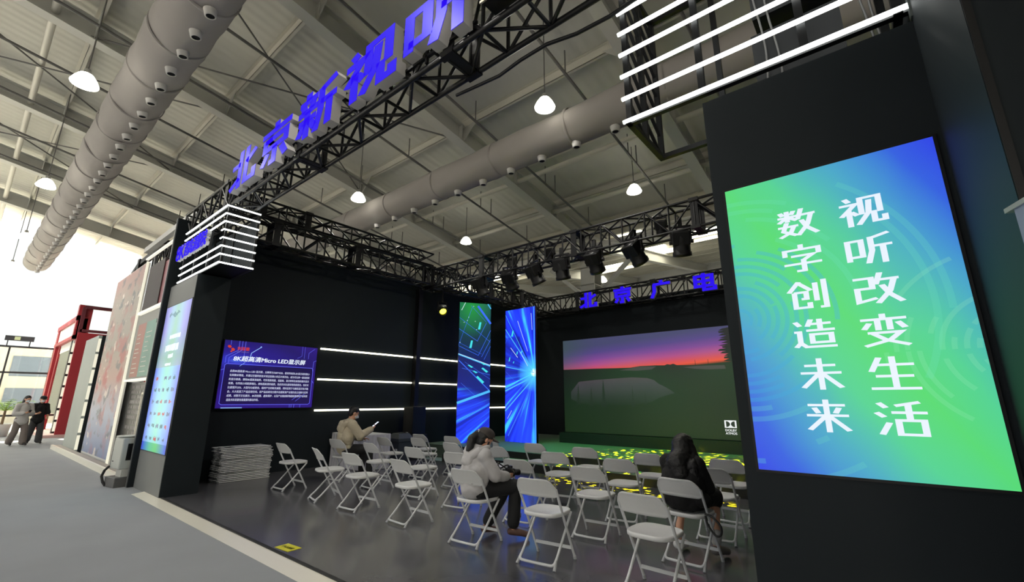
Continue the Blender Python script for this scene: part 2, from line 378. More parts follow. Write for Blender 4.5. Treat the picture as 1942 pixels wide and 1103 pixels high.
# outside beyond the glass
o = MB().box(XE0, -60, FZ-0.3, 40, -13.3, FZ-0.02).build('ground', mat('dark_asphalt', (62, 62, 64), 0.9, noise=0.1, scale=2)); struct(o)  # unseen dark surface added to keep light from below off the ceiling
o = MB().box(-95, -40, FZ-0.3, XE0, 60, FZ-0.02).build('floor_outside', mat('pale_paving', (206, 202, 192), 0.8, noise=0.08, scale=0.6)); struct(o)
o = tag(MB().box(XE-24, -10, -0.1, XE-14, 18, 5.2).build('building', mat('pale_outside_wall', (196, 190, 176), 0.8, noise=0.1, scale=0.8)), 'pale low building seen through the end glazing', 'building')
wnd = mat('grey_outside_window', (110, 122, 138), 0.3)
for i in range(7):
    for z in (0.9, 3.1): MB().box(XE-14, -8+3.4*i, z, XE-13.95, -6+3.4*i, z+1.4).build('window', wnd, o)
# potted palms before the glass
M_LEAF = mat('palm_green', (122, 160, 62), 0.5, noise=0.2, scale=3)
def palm(x, y, h, label, seed):
    rnd = random.Random(seed); t = thing('potted_palm', label, 'plant', (x, y, FZ))
    MB().lathe([(0.0, 0), (0.24, 0), (0.3, 0.45), (0.33, 0.5), (0.28, 0.5), (0.26, 0.4), (0.0, 0.4)], 20).build('pot', M_WHITE, t)
    MB().tube([(0, 0, 0.4), (0.02, 0.01, h*0.55)], [0.05, 0.035], 8).build('trunk', mat('palm_trunk', (110, 92, 70), 0.8), t)
    mb = MB()
    for k in range(22):
        a = 2*PI*k/22*2.4+rnd.random(); L = h*rnd.uniform(0.4, 0.62); up = rnd.uniform(0.3, 1.3)
        pts = []
        for j in range(8):
            s = j/7; pts.append(Vector((math.cos(a)*L*s*math.cos(up*0.5), math.sin(a)*L*s*math.cos(up*0.5), h*0.5+L*s*math.sin(up)-0.55*L*s*s)))
        mb.tube(pts, [0.012-0.001*j for j in range(8)], 5)
        side = Vector((-math.sin(a), math.cos(a), 0))
        for j in range(1, 8):
            for sgn in (-1, 1):
                p = pts[j]; d = (pts[j]-pts[j-1]).normalized(); q = p+side*sgn*0.2*math.sin(PI*(j+0.6)/8.6)+d*0.12-Vector((0, 0, 0.04)); w = d*0.022
                mb.add([p-w, p+w, q+Vector((0, 0, .002))], [(0, 1, 2)])
    mb.build('foliage', M_LEAF, t)
palm(-32.0, 0.4, 2.3, 'potted green palm by the end glazing, left of the walking pair', 1)
palm(-29.3, 1.55, 2.1, 'potted green palm by the end glazing behind the walking pair', 2)

# ------------------------------------------------------------------ air ducts
def duct(label, y, z, r, x0, x1, seam, nozz, aim, seed, hang):
    t = thing('air_duct', label, 'air duct', (0, y, z)); rnd = random.Random(seed)
    n = 40; xs = []; x = x0
    while x < x1: xs.append(x); x += 0.16
    mb = MB(); vs = []
    for x in xs:
        ph = (x-x0) % seam; near = min(ph, seam-ph)
        for k in range(n):
            a = 2*PI*k/n
            rr = r*(1+0.016*math.sin(3*a+x*2.1)+0.02*math.sin(5*a-x*1.3)*math.sin(x*0.9)+0.012*math.sin(x*5+2*a)+0.010*math.sin(x*11+4*a)*math.sin(x*1.7))
            rr += 0.045*r*math.exp(-((near-0.18)/0.15)**2)*math.sin(a*4+x)-0.03*r*math.exp(-(near/0.07)**2)
            vs.append((x, rr*math.cos(a), rr*math.sin(a)))
    mb.add(vs, [(i*n+k, i*n+(k+1) % n, (i+1)*n+(k+1) % n, (i+1)*n+k) for i in range(len(xs)-1) for k in range(n)], 0, True)
    mb.add([vs[k] for k in range(n)], [tuple(range(n))]); mb.add([vs[-n+k] for k in range(n)], [tuple(reversed(range(n)))])
    mb.build('fabric_tube', M_DUCT, t)
    x = x0+seam
    while x < x1-0.2:
        MB().lathe([(r*0.99, -0.035), (r*1.035, -0.022), (r*1.035, 0.022), (r*0.99, 0.035)], 40, (x, 0, 0), axis=(1, 0, 0)).build('seam_ring', M_DUCT, t); x += seam
    cnt = 0; x = x0+0.4; d = Vector((0, math.cos(aim), math.sin(aim)))
    while x < x1-0.2 and cnt < 46:
        c = Vector((x, 0, 0))+d*(r*0.97)
        nb = MB().lathe([(0.105, 0), (0.095, 0.05), (0.085, 0.12), (0.065, 0.12)], 16, c, axis=d).build('nozzle', M_NOZZ, t)
        MB().lathe([(0.0, 0.105), (0.068, 0.105)], 16, c, axis=d).build('opening', M_HOLE, nb)
        x += nozz; cnt += 1
    if hang:
        MB().tube([(x0, 0, r*1.09), (x1, 0, r*1.09)], 0.012, 6).build('hanging_wire', M_NOZZ, t)
        mb = MB(); x = x0+0.5
        while x < x1: mb.bar((x, 0, r*0.98), (x, 0, r*1.16), 0.025); x += 0.55
        mb.build('hanger_clips', M_NOZZ, t)
    return t
duct('long pale fabric air duct over the aisle with downward nozzles', 1.47, 8.35, 0.50, XE+0.3, 0.5, 1.55, 0.72, -PI/2+0.14, 3, False)
duct('long pale fabric air duct crossing over the seating behind the blue sign', 7.55, 7.36, 0.41, -19.5, 9, 2.15, 0.92, -PI/2+0.05, 5, True)
# ------------------------------------------------------------------ sprinkler pipes (dark, following the roof)
pl = [(-4.5, 'right of the lamp over the lighting truss'), (-7.3, 'crossing over the middle of the seating'), (-10.1, 'over the left of the seating'), (-12.65, 'passing behind the leftmost blue sign character'),
      (-15.3, 'over the aisle, third from the hall end beams'), (-17.9, 'over the aisle, left of the silver case'), (-20.5, 'over the aisle before the red booth'), (-23.1, 'over the aisle above the red booth'), (-1.9, 'behind the white bars above the right pillar')]
for x, w in pl:
    t = thing('sprinkler_pipe', 'dark sprinkler pipe on the roof slope, '+w, 'pipe', (x, 0, rz_(0)-0.06))
    MB().tube([(0, -12, KS*12), (0, 14.6, -KS*14.6)], 0.036, 8).build('pipe', M_PIPE, t)
    for y in (-4.3, -1.3, 1.9, 4.9, 7.4, 10.6, 11.15, 13.3):
        MB().tube([(0, y, -KS*y), (0, y, -KS*y+0.62)], 0.016, 6).build('riser', M_PIPE, t)
# ------------------------------------------------------------------ pendant lamps
def lamp(x, y, z, ztop, label, watt=400):
    t = thing('pendant_lamp', label, 'lamp', (x, y, z), 0, 'pendant lamps of the hall')
    h = (rz_(y) if y < YV else rz_(YV)+KS*(y-YV))+tsheet-z
    MB().tube([(0, 0, 0.30), (0, 0, h)], 0.012, 6).build('cord', M_PIPE, t)
    MB().lathe([(0.0, 0.34), (0.05, 0.33), (0.06, 0.22), (0.09, 0.2)], 20).build('cap', M_LAMPTOP, t)
    MB().lathe([(0.06, 0.24), (0.11, 0.21), (0.17, 0.12), (0.215, 0.02), (0.21, 0.0), (0.12, -0.02), (0.0, -0.03)], 28).build('glowing_shade', M_LAMP, t)
    d = bpy.data.lights.new('lamp_light', 'SPOT'); d.energy = watt; d.color = (1.0, 0.96, 0.88); d.spot_size = math.radians(150); d.spot_blend = 0.6; d.shadow_soft_size = 0.2
    lo = bpy.data.objects.new('lamp_light', d); COL.objects.link(lo); lo.parent = t; lo.location = (0, 0, -0.26)
lamp(-4.56, 6.65, 7.38, 9.4, 'lit pendant lamp above the seating, nearest the white light bars on the right')
lamp(-11.45, 6.66, 7.38, 9.4, 'lit pendant lamp just above the air duct, between blue sign and duct')
lamp(-4.75, 11.42, 7.38, 8.75, 'lit pendant lamp right above the lighting truss near the right pillar', 110)
lamp(-11.6, 11.4, 7.38, 8.8, 'lit pendant lamp hanging over the left half of the lighting truss', 110)
lamp(-11.02, 0.49, 7.38, 10.4, 'lit pendant lamp over the aisle left of the air duct, largest of the aisle row')
lamp(-4.4, 0.5, 7.38, 10.4, 'lit pendant lamp over the aisle, above the top of the view', 300)
lamp(2.3, 0.5, 7.38, 10.4, 'lit pendant lamp over the aisle, nearest the right pillar front', 300)
lamp(-17.6, 0.57, 7.38, 10.4, 'lit pendant lamp over the aisle left of the air duct, second of the aisle row')
lamp(-24.2, 0.62, 7.38, 10.4, 'lit pendant lamp over the aisle near the bright hall end')
lamp(-30.0, 0.6, 7.38, 10.4, 'lit pendant lamp farthest off at the bright hall end')
lamp(-2.9, 17.2, 6.6, 8.4, 'lit pendant lamp in the next bay beyond the back sign, beside the right pillar')
lamp(-8.9, 17.2, 6.6, 8.4, 'lit pendant lamp in the next bay beyond the back sign, beside the column')
# ------------------------------------------------------------------ hall columns at the valley, gutter and pipes
for x, w in ((-8.35, 'behind the back sign'), (-18.65, 'hidden beyond the left black wall'), (1.95, 'behind the right pillar')):
    t = thing('steel_column', 'pale painted steel hall column '+w, 'column', (x, YV, FZ))
    mb = MB(); mb.box(-0.3, -0.3, 0, 0.3, -0.27, 7.4).box(-0.3, 0.27, 0, 0.3, 0.3, 7.4).box(-0.015, -0.27, 0, 0.015, 0.27, 7.4); mb.build('shaft', M_STEEL, t)
    for s in (-1, 1): MB().bar((s*0.15, 0, 5.4), (s*1.9, 0, 6.9), 0.14, 0.14).build('brace', M_STEEL, t)
    mb = MB()
    for z in (5.2, 5.9, 6.6): mb.box(-0.3, -0.3, z, 0.3, 0.3, z+0.03)
    mb.build('stiffener', M_STEEL, t)
for y, z, r, w in ((14.05, 6.95, 0.13, 'white insulated pipe along the valley beam, lower of two'), (14.55, 7.25, 0.14, 'white insulated pipe along the valley beam, upper of two')):
    tag(MB().tube([(XE+0.4, y, z), (XR-0.3, y, z)], r, 12).build('insulated_pipe', M_NOZZ), w, 'pipe')
o = MB().box(XE, YV-0.3, rz_(YV)-0.12, XR-0.2, YV+0.3, rz_(YV)).build('trim_valley', M_STEEL); struct(o)

# ================================================================== THE BOOTH SHELL
o = MB().box(-10.42, 2.35, FZ, 3.5, 8.2, 0.0).build('floor_booth', M_VINYL); struct(o); o['label'] = 'dark grey sheet floor of the booth'
# polished metal ramp strip along the open front
mb = MB(); mb.prism([(2.17, FZ), (2.36, FZ), (2.36, 0.004), (2.34, 0.004)], lambda a, b, d: (-9.9+d, a, b), 12.0)
tag(mb.build('edge_strip', M_ALU), 'polished metal ramp strip along the open front edge of the booth floor', 'strip')
o = MB().box(-9.2, 2.36, 0.0, 2.0, 2.40, 0.012).build('trim_1', M_RISER); struct(o)
t = thing('warning_sticker', 'yellow warning sticker with black characters on the dark floor by the metal strip', 'sticker', (-5.08, 2.52, 0.001), math.radians(4))
MB().box(-0.13, -0.075, 0, 0.13, 0.075, 0.003).build('sheet', mat('yellow_sticker', (205, 200, 48), 0.5), t)
me = center_mesh(text_mesh('小心台阶', 0.06, 0.002), w=0.2); me.transform(Matrix.Translation((0, 0, 0.0045))); me.materials.append(mat('black_print', (20, 20, 16), 0.6)); link('lettering', me, t)
# walls
o = MB().box(-10.56, 2.88, FZ, -10.42, 13.9, 4.98).build('wall_left', M_BLACK); struct(o); o['label'] = 'black left wall of the booth'
o = MB().box(-10.56, 13.9, FZ, 3.5, 14.02, 4.85).build('wall_rear', M_BLACK); struct(o); o['label'] = 'black rear wall of the booth'
o = MB().box(3.4, 3.6, FZ, 3.52, 13.9, 4.72).build('wall_side', M_BLACK); struct(o)
mb = MB().box(-0.07, -0.07, 0, 0.07, 0.07, 4.72)
for s in (-1, 1): mb.box(s*0.07-0.015, -0.085, 0, s*0.07+0.015, -0.06, 4.72)
tag(mb.build('corner_post', M_TRUSS, loc=(-10.33, 8.3, 0)), 'black vertical post on the left wall where the light strips break', 'post')
# stage and step
tag(MB().box(-10.41, 8.72, FZ, 3.39, 13.89, 0.32).build('stage', [M_STAGE]), 'low stage with green lit carpet in front of the big screen', 'stage')
tag(MB().box(-9.0, 8.2, FZ, 3.4, 8.719, 0.17).build('step', [M_STAGE]), 'long step along the front of the stage', 'step')
tag(MB().box(-8.95, 8.712, 0.172, 3.38, 8.7195, 0.318).build('riser_board', [M_RISER]), 'dark board facing the stage edge above the step', 'board')
tag(MB().box(-8.98, 8.192, 0.0, 3.38, 8.199, 0.168).build('riser_board', [M_RISER]), 'dark board facing the long step below the stage', 'board')

# ------------------------------------------------------------------ trusses
def truss(label, p, q, w, h, bay=0.55, plates=(), seg=None, r=0.029):
    """box truss from p to q (lower near chord line centre), square lattice on all faces"""
    p, q = Vector(p), Vector(q); d = (q-p); L = d.length; d.normalize(); s = Vector((0, 0, 1)).cross(d).normalized(); up = Vector((0, 0, 1))
    t = thing('lattice_truss', label, 'truss', tuple(p))
    cs = [(-w/2, 0), (w/2, 0), (-w/2, h), (w/2, h)]
    P = lambda a, i: d*a+s*cs[i][0]+up*cs[i][1]
    for i in range(4): MB().tube([P(0, i), P(L, i)], r, 8).build('chord', M_TRUSS, t)
    n = max(1, round(L/bay)); b = L/n
    for (i, j) in ((0, 2), (1, 3), (0, 1), (2, 3)):
        mb = MB()
        for k in range(n):
            a0, a1 = k*b, (k+1)*b
            if k % 2: mb.tube([P(a0, i), P(a1, j)], r*0.68, 5)
            else: mb.tube([P(a0, j), P(a1, i)], r*0.68, 5)
            mb.tube([P(a0, i), P(a0, j)], r*0.68, 5)
        mb.build('lattice', M_TRUSS, t)
    for a in plates:
        mb = MB()
        for i in range(4): mb.obox(P(a, i), d*0.09, s*0.035, up*0.035)
        mb.obox(d*a-s*(w/2)+up*(h/2), d*0.07, s*0.012, up*(h/2)); mb.obox(d*a+s*(w/2)+up*(h/2), d*0.07, s*0.012, up*(h/2))
        mb.obox(d*a, d*0.07, s*(w/2), up*0.012); mb.obox(d*a+up*h, d*0.07, s*(w/2), up*0.012)
        mb.build('joint_plate', M_TRUSS, t)
    return t
truss('black lattice truss across the booth front carrying the large blue sign', (-10.9, 2.62, 4.78), (3.2, 2.62, 4.78), 0.36, 0.52, 0.5, (2.3, 5.05, 8.1, 10.7))
truss('black lattice truss along the top of the left wall, lower of the stacked pair', (-10.0, 2.95, 4.80), (-10.0, 13.5, 4.80), 0.40, 0.52, 0.5, (0.9, 2.9, 5.35, 7.9))
truss('black lattice truss along the top of the left wall, upper of the stacked pair', (-10.12, 2.95, 5.42), (-10.12, 8.4, 5.42), 0.40, 0.36, 0.55, (0.6, 1.6))
truss('black lattice lighting truss across the middle of the booth holding spotlights', (-10.3, 8.55, 4.72), (3.2, 8.55, 4.72), 0.40, 0.56, 0.5, (0.25, 2.4, 5.3, 8.0))
truss('black lattice truss along the rear wall behind the small blue sign', (-10.2, 13.66, 4.62), (3.2, 13.66, 4.62), 0.36, 0.62, 0.5, (2.2, 5.0))
truss('black lattice truss on the left wall behind the two slim screens, running to the rear', (-9.2, 9.0, 4.62), (-9.2, 13.5, 4.62), 0.36, 0.5, 0.5, (1.0, 2.6))

# ------------------------------------------------------------------ spotlights hung under the middle truss
def spotlight(x, y, z, rx, rz, label, lens=None, scale=1.0):
    t = thing('spotlight', label, 'spotlight', (x, y, z), rz, 'stage spotlights'); t.scale = (scale,)*3
    mb = MB()
    for s in (-1, 1): mb.box(s*0.135-0.012, -0.02, -0.02, s*0.135+0.012, 0.02, 0.24)
    mb.box(-0.147, -0.02, 0.22, 0.147, 0.02, 0.245); mb.build('yoke', M_TRUSS, t)
    MB().box(-0.03, -0.03, 0.24, 0.03, 0.03, 0.36).build('clamp', M_TRUSS, t)
    d = Vector((0, math.cos(rx), math.sin(rx)))
    body = MB().lathe([(0.0, -0.17), (0.08, -0.165), (0.115, -0.12), (0.12, 0.0), (0.12, 0.14), (0.132, 0.15), (0.132, 0.2), (0.11, 0.2), (0.1, 0.1)], 20, (0, 0, 0), axis=d).build('housing', M_TRUSS, t)
    a = Vector((1, 0, 0)); b = d.cross(a)
    bevel(MB().obox(-d*0.06, d*0.10, a*0.122, b*0.115).build('rear_box', M_TRUSS, t).data, 0.015)
    for s in (-1, 1): MB().tube([a*s*0.12, a*s*0.165], 0.03, 12).build('tilt_knob', M_TRUSS, t)
    MB().lathe([(0.0, 0.11), (0.07, 0.105), (0.1, 0.1)], 20, (0, 0, 0), axis=d).build('lens', lens or mat('dark_lens', (60, 64, 70), 0.1), t)
    return t
sx = [(-7.97, 'leftmost of the row'), (-6.95, 'second from the left'), (-6.15, 'third from the left'), (-5.38, 'fourth from the left'), (-4.52, 'beside the hall column'), (-3.58, 'next to the rightmost'), (-2.62, 'rightmost of the row, beside the right pillar')]
for i, (x, w) in enumerate(sx):
    spotlight(x, 8.42, 4.50, -1.0+0.2*math.sin(i*1.7), 0.35*math.sin(i*2.3), 'black spotlight under the lighting truss, '+w, scale=1.35)
for x, w in ((-7.1, 'left'), (-5.9, 'middle'), (-3.1, 'right')):
    spotlight(x, 8.72, 5.02, -1.1, 0.2, 'black moving spotlight inside the lighting truss, '+w+' of three', scale=0.9)
YL = emis('yellow_lamp_lens', (255, 248, 60), 6.0)
t = spotlight(-10.05, 8.95, 4.18, -0.55, math.radians(-120), 'spotlight with glowing yellow lens high on the left wall', YL)
MB().box(-0.02, -0.02, 0.34, 0.02, 0.02, 0.62).build('hanging_rod', M_TRUSS, t)
# ================================================================== SIGNS
def sign_letters(t, text, x0, pitch, w, h, y, z, depth, wv, k, skew=0.0):
    for i, ch in enumerate(text):
        e = MB(); xx = x0+pitch*i
        T = lambda a, b, d: (xx+(a+skew*b)/100*w, y+d, z+b/100*h)
        polys = glyph_polys(ch, wv, k)
        for p in polys: e.prism(p, T, depth, 0)
        side = e.build('letter', M_RETURN, t)
        f = MB()
        for p in polys:
            f.add([T(a, b, -0.006) for a, b in p], [tuple(range(len(p)))])
            for q in range(len(p)):
                (a, b), (c, d2) = p[q], p[(q+1) % len(p)]
                f.add([T(a, b, -0.006), T(a, b, 0.0), T(c, d2, 0.0), T(c, d2, -0.006)], [(0, 1, 2, 3)])
        f.build('blue_face', M_BLUE, side)
t = thing('illuminated_sign', 'large blue lit five character sign on the front truss', 'sign')
sign_letters(t, '北京新视听', -7.97, 1.168, 0.96, 0.64, 2.29, 4.84, 0.12, 16.5, 1.25, 0.0)
mb = MB()
for x in [-7.9+0.6*i for i in range(10)]: mb.bar((x, 2.42, 4.82), (x, 2.42, 5.5), 0.03)
mb.bar((-8.0, 2.42, 4.9), (-2.4, 2.42, 4.9), 0.03).bar((-8.0, 2.42, 5.45), (-2.4, 2.42, 5.45), 0.03); mb.build('mounting_frame', M_TRUSS, t)
t = thing('illuminated_sign', 'small blue lit four character sign on the rear truss above the big screen', 'sign')
sign_letters(t, '北京广电', -7.82, 1.29, 0.64, 0.52, 13.36, 4.64, 0.1, 18, 1.1)
mb = MB(); mb.bar((-8, 13.48, 4.75), (-3, 13.48, 4.75), 0.03).bar((-8, 13.48, 5.1), (-3, 13.48, 5.1), 0.03); mb.build('mounting_frame', M_TRUSS, t)
# black flood light box hanging on the front truss right of the last character
t = thing('floodlight', 'black floodlight box with bright metal edge on the front truss right of the blue sign', 'floodlight', (-2.05, 2.36, 4.86))
bevel(MB().box(-0.16, -0.08, 0, 0.16, 0.1, 0.55).build('housing', M_TRUSS, t).data, 0.012)
MB().box(-0.17, -0.095, -0.01, 0.17, -0.08, 0.015).box(0.15, -0.095, -0.01, 0.17, -0.08, 0.56).build('edge_trim', mat('bright_metal', (210, 205, 195), 0.25, 1.0), t)
MB().box(0.0, -0.088, 0.1, 0.012, -0.08, 0.4).box(-0.13, -0.088, 0.05, -0.12, -0.08, 0.5).build('slot', M_RETURN, t)
pts = [(-3.1+0.3*i, 2.84+0.03*math.sin(i*1.3), 4.70-0.10*math.sin(PI*i/14)+0.015*math.sin(i*2.1)) for i in range(15)]
tag(MB().tube(pts, 0.018, 6).build('cable', M_TRUSS), 'thick black cable sagging under the right end of the front truss', 'cable')

# ------------------------------------------------------------------ boxes of white light bars
def bar_tube(mb, p, q, r=0.02): mb.tube([p, q], r, 8)
t = thing('light_bar_frame', 'black frame with eight bent white light bars above the left pillar', 'light frame', (-8.13, 2.35, 3.70))
LW_, LD, SP = 2.16, 0.53, 0.1435
mb = MB(); mb.box(-LW_, 0.03, 0.0, -0.02, LD, 0.02)
for x in (-0.03, -0.72, -1.44, -LW_+0.03): mb.box(x-0.018, 0.025, 0, x+0.018, 0.06, 8*SP-0.1)
for x in (-0.03, -1.1, -LW_+0.03): mb.box(x-0.018, LD-0.03, 0, x+0.018, LD, 8*SP-0.1)
for z in (0.0, 7*SP): mb.bar((-0.03, 0.04, z), (-0.03, LD, z), 0.03).bar((-LW_, 0.04, z), (0, 0.04, z), 0.03).bar((-LW_, LD, z), (0, LD, z), 0.03)
mb.build('frame', M_TRUSS, t)
MB().box(-LW_, LD-0.012, 0.02, -0.06, LD+0.012, 8*SP-0.2).build('back_panel', M_BLACK, t)
for i in range(8):
    z = i*SP; mb = MB()
    if i in (3, 4): mb.tube([(-0.10, 0, z), (0, 0, z), (0, LD, z)], 0.013, 8)
    else: mb.tube([(-LW_, 0, z), (0, 0, z), (0, LD, z)], 0.013, 8)
    mb.build('light_bar', M_LED, t)
t2 = thing('illuminated_sign', 'small blue lit sign on the light bars above the left pillar', 'sign')
me_all = '8K超高清影院'
for i, ch in enumerate(me_all):
    me = center_mesh(text_mesh(ch, 0.33, 0.006, 0.025), w=0.235, h=0.30)
    me2 = me.copy(); x = -10.02+0.235*i
    place_mesh(me, (x, 2.25, 4.20), (1, 0, 0), (0, 0, 1)); me.materials.clear(); me.materials.append(M_RETURN); side = link('letter', me, t2)
    c = center_mesh(text_mesh(ch, 0.33, 0.006, 0.003), w=0.235, h=0.30); place_mesh(c, (x, 2.221, 4.20), (1, 0, 0), (0, 0, 1)); c.materials.append(M_BLUE); link('blue_face', c, side)
    bpy.data.meshes.remove(me2)
t = thing('light_bar_frame', 'black open frame with straight white light bars above the right pillar', 'light frame', (-1.34, 3.1, 3.74))
RW, RD, RS = 1.79, 0.74, 0.217
for i in range(8):
    MB().tube([(0, 0, i*RS), (RW, 0, i*RS)], 0.0165, 8).build('light_bar', M_LED, t)
mb = MB(); H = 7*RS+0.05
for y in (0.04, RD*0.5, RD): mb.box(0.02, y-0.022, -0.02, 0.065, y+0.022, H)
for y in (0.04, RD): mb.box(0.60, y-0.022, -0.02, 0.645, y+0.022, H).box(1.25, y-0.022, -0.02, 1.3, y+0.022, H).box(1.72, y-0.022, -0.02, 1.77, y+0.022, H)
for z in (0.0, H-0.04):
    for y in (0.04, RD): mb.bar((0.02, y, z), (RW, y, z), 0.045)
    mb.bar((0.04, 0, z), (0.04, RD, z), 0.045).bar((1.74, 0, z), (1.74, RD, z), 0.045)
for k in range(7):
    z = k*RS; mb.bar((0.04, 0.04, z+RS), (0.04, RD*0.5, z), 0.025).bar((0.04, RD*0.5, z+RS), (0.04, RD, z), 0.025)
mb.build('frame', M_TRUSS, t)
mb = MB(); mb.box(0.95, 0.3, 0.0, 1.5, 0.5, 0.5).box(0.98, 0.28, 0.62, 1.66, 0.5, 1.1); mb.build('control_box', M_TRUSS, t)
mb = MB()
for x, ph in ((1.02, 0), (1.1, 1), (1.62, 2), (1.67, 3)): mb.tube([(x+0.02*math.sin(ph+z*5), 0.25, z) for z in [0.1*k for k in range(14)]], 0.008, 5)
mb.build('cable', M_PIPE, t)

# ================================================================== PILLARS WITH LED POSTERS
# right poster picture
n = NT('green_blue_poster_picture', 1.0)
s1 = n.math('ABSOLUTE', n.math('SUBTRACT', n.math('ADD', n.u, n.v), 1.0))
warp = n.noise(n.u, n.v, 1.6, 2)
s1 = n.math('ADD', s1, n.math('MULTIPLY', n.math('SUBTRACT', warp, 0.5), 0.35))
base = n.ramp(s1, [(0.0, (86, 218, 112)), (0.22, (82, 210, 145)), (0.5, (70, 165, 200)), (0.78, (48, 95, 222)), (1.0, (44, 66, 228))])
def rings(n, cx, cyv, asp, freq, r0, r1, arc):
    dx = n.math('SUBTRACT', n.u, cx); dy = n.math('MULTIPLY', n.math('SUBTRACT', n.v, cyv), asp)
    d = n.math('SQRT', n.math('ADD', n.math('MULTIPLY', dx, dx), n.math('MULTIPLY', dy, dy)))
    w = n.math('GREATER_THAN', n.math('SINE', n.math('MULTIPLY', d, freq)), 0.05)
    ang = n.math('ARCTAN2', dy, dx)
    seg = n.math('GREATER_THAN', n.noise(n.math('MULTIPLY', n.math('FLOOR', n.math('MULTIPLY', d, freq/(2*PI))), 3.7), n.math('MULTIPLY', ang, 1.1), 1.0, 0), arc)
    lim = n.math('MULTIPLY', n.math('GREATER_THAN', d, r0), n.math('LESS_THAN', d, r1))
    return n.math('MULTIPLY', n.math('MULTIPLY', w, seg), lim)
r1 = rings(n, 0.0, 0.50, 1.72, 135, 0.05, 0.50, 0.44); r2_ = rings(n, 1.12, 0.36, 1.72, 150, 0.12, 0.50, 0.54); r3 = rings(n, 0.0, 0.50, 1.72, 110, 0.50, 0.95, 0.57)
base = n.mix(n.math('MULTIPLY', r1, 0.33), base, (50, 165, 215)); base = n.mix(n.math('MULTIPLY', r2_, 0.16), base, (150, 235, 185)); base = n.mix(n.math('MULTIPLY', r3, 0.16), base, (110, 225, 190))
M_POSTR = n.out(base)
RY = 3.10
t = thing('display_pillar', 'large black pillar with green and blue lit poster of white characters at the right', 'pillar')
MB().box(-0.72, RY, FZ, 0.45, RY+0.52, 3.63).build('body', M_BLACK, t)
scr = MB().box(-0.655, RY-0.008, 1.095, 0.425, RY, 2.905).build('poster_frame', M_TRUSS, t)
MB().quad_uv((-0.64, RY-0.0095, 1.11), (0.41, RY-0.0095, 1.11), (0.41, RY-0.0095, 2.89), (-0.64, RY-0.0095, 2.89)).build('lit_poster', M_POSTR, scr)
def poster_chars(text, cx, ztop, dz, dx, w, h):
    mb = MB()
    for i, ch in enumerate(text):
        x0 = cx+dx*i-w/2; z0 = ztop-dz*i-h
        for p in glyph_polys(ch, 13.5, 1.75): mb.prism(p, lambda a, b, d: (x0+a/100*w, RY-0.0115+d, z0+b/100*h), 0.0015)
    mb.build('white_characters', M_WHITEGLOW, scr)
poster_chars('数字创造未来', -0.262, 2.650, 0.229, 0, 0.205, 0.168)
poster_chars('视听改变生活', 0.053, 2.642, 0.229, 0, 0.205, 0.168)
MB().box(0.45, 2.16, FZ, 0.60, 3.75, 5.6).build('side_fin', M_BLACK, t)
MB().box(0.452, 2.155, FZ, 0.475, 2.16, 5.6).build('fin_edge', M_TRUSS, t)
MB().box(0.44, 3.05, 3.63, 0.47, 3.1, 5.3).build('metal_tube', mat('dull_metal', (150, 158, 156), 0.3, 0.8), t)
# pale hall post and roller banner at the right edge of the view
t = thing('partition_post', 'tall pale grey partition post past the right pillar', 'post', (0.86, 2.12, FZ))
MB().box(-0.2, -0.2, 0, 0.75, 0.25, 6.5).build('post', mat('pale_grey_partition', (222, 222, 232), 0.5), t)
MB().box(-0.235, -0.21, 0, -0.2, 0.2, 6.5).build('edge_trim', mat('beige_trim', (200, 194, 178), 0.5), t)
t = thing('roller_banner', 'pale blue grey roller banner with metal top rail at the right edge', 'banner', (0.365, 1.87, FZ), math.radians(-72))
bm_h = 2.05
MB().box(0.03, -0.004, 0.05, 0.70, 0.004, bm_h).build('sheet', mat('blue_grey_banner', (128, 140, 164), 0.5), t)
MB().box(0.0, -0.010, bm_h, 0.74, 0.010, bm_h+0.014).build('top_rail', mat('bright_rail', (198, 200, 204), 0.3, 0.6), t)
MB().box(0.0, -0.08, 0.0, 0.74, 0.08, 0.06).build('base', M_TRUSS, t)
MB().box(0.36, 0.01, 0.05, 0.38, 0.03, bm_h).build('pole', M_TRUSS, t)

# left pillar
n = NT('pale_blue_poster_picture', 1.0)
edge = n.math('ABSOLUTE', n.math('SUBTRACT', n.u, 0.5))
wob = n.math('ADD', n.math('MULTIPLY', edge, 1.7), n.math('MULTIPLY', n.math('SUBTRACT', n.noise(n.u, n.v, 2.2, 2), 0.5), 0.5))
upper = n.ramp(wob, [(0.0, (160, 208, 190)), (0.3, (168, 204, 226)), (0.6, (168, 168, 232)), (1.0, (120, 118, 200))])
upper = n.mix(n.ramp(n.v, [(0.56, (255, 255, 255)), (0.85, (0, 0, 0))]), upper, upper)
fadeg = n.math('MULTIPLY', n.math('SUBTRACT', 1.0, n.math('ABSOLUTE', n.math('MULTIPLY', n.math('SUBTRACT', n.v, 0.62), 5.0))), 0.7, clamp=True)
upper = n.mix(fadeg, upper, (126, 176, 150))
lower = n.ramp(wob, [(0.0, (150, 226, 214)), (0.35, (150, 212, 235)), (0.7, (130, 160, 240)), (1.0, (92, 100, 228))])
band = n.ramp(n.u, [(0.0, (60, 70, 220)), (0.35, (70, 190, 150)), (0.6, (96, 200, 110)), (1.0, (70, 90, 225))])
pic = n.mix(n.math('GREATER_THAN', n.v, 0.555), lower, upper)
pic = n.mix(n.math('LESS_THAN', n.v, 0.055), pic, band)
M_POSTL = n.out(pic)
t = thing('display_pillar', 'black and grey pillar with tall pale blue lit poster at the left of the opening', 'pillar')
MB().box(-10.66, 2.35, FZ, -9.08, 2.875, 3.68).build('body', M_BLACK, t)
MB().box(-10.64, 2.345, FZ, -9.095, 2.35, 3.66).build('front_board', mat('grey_front_board', (112, 114, 114), 0.6, noise=0.08, scale=2), t)
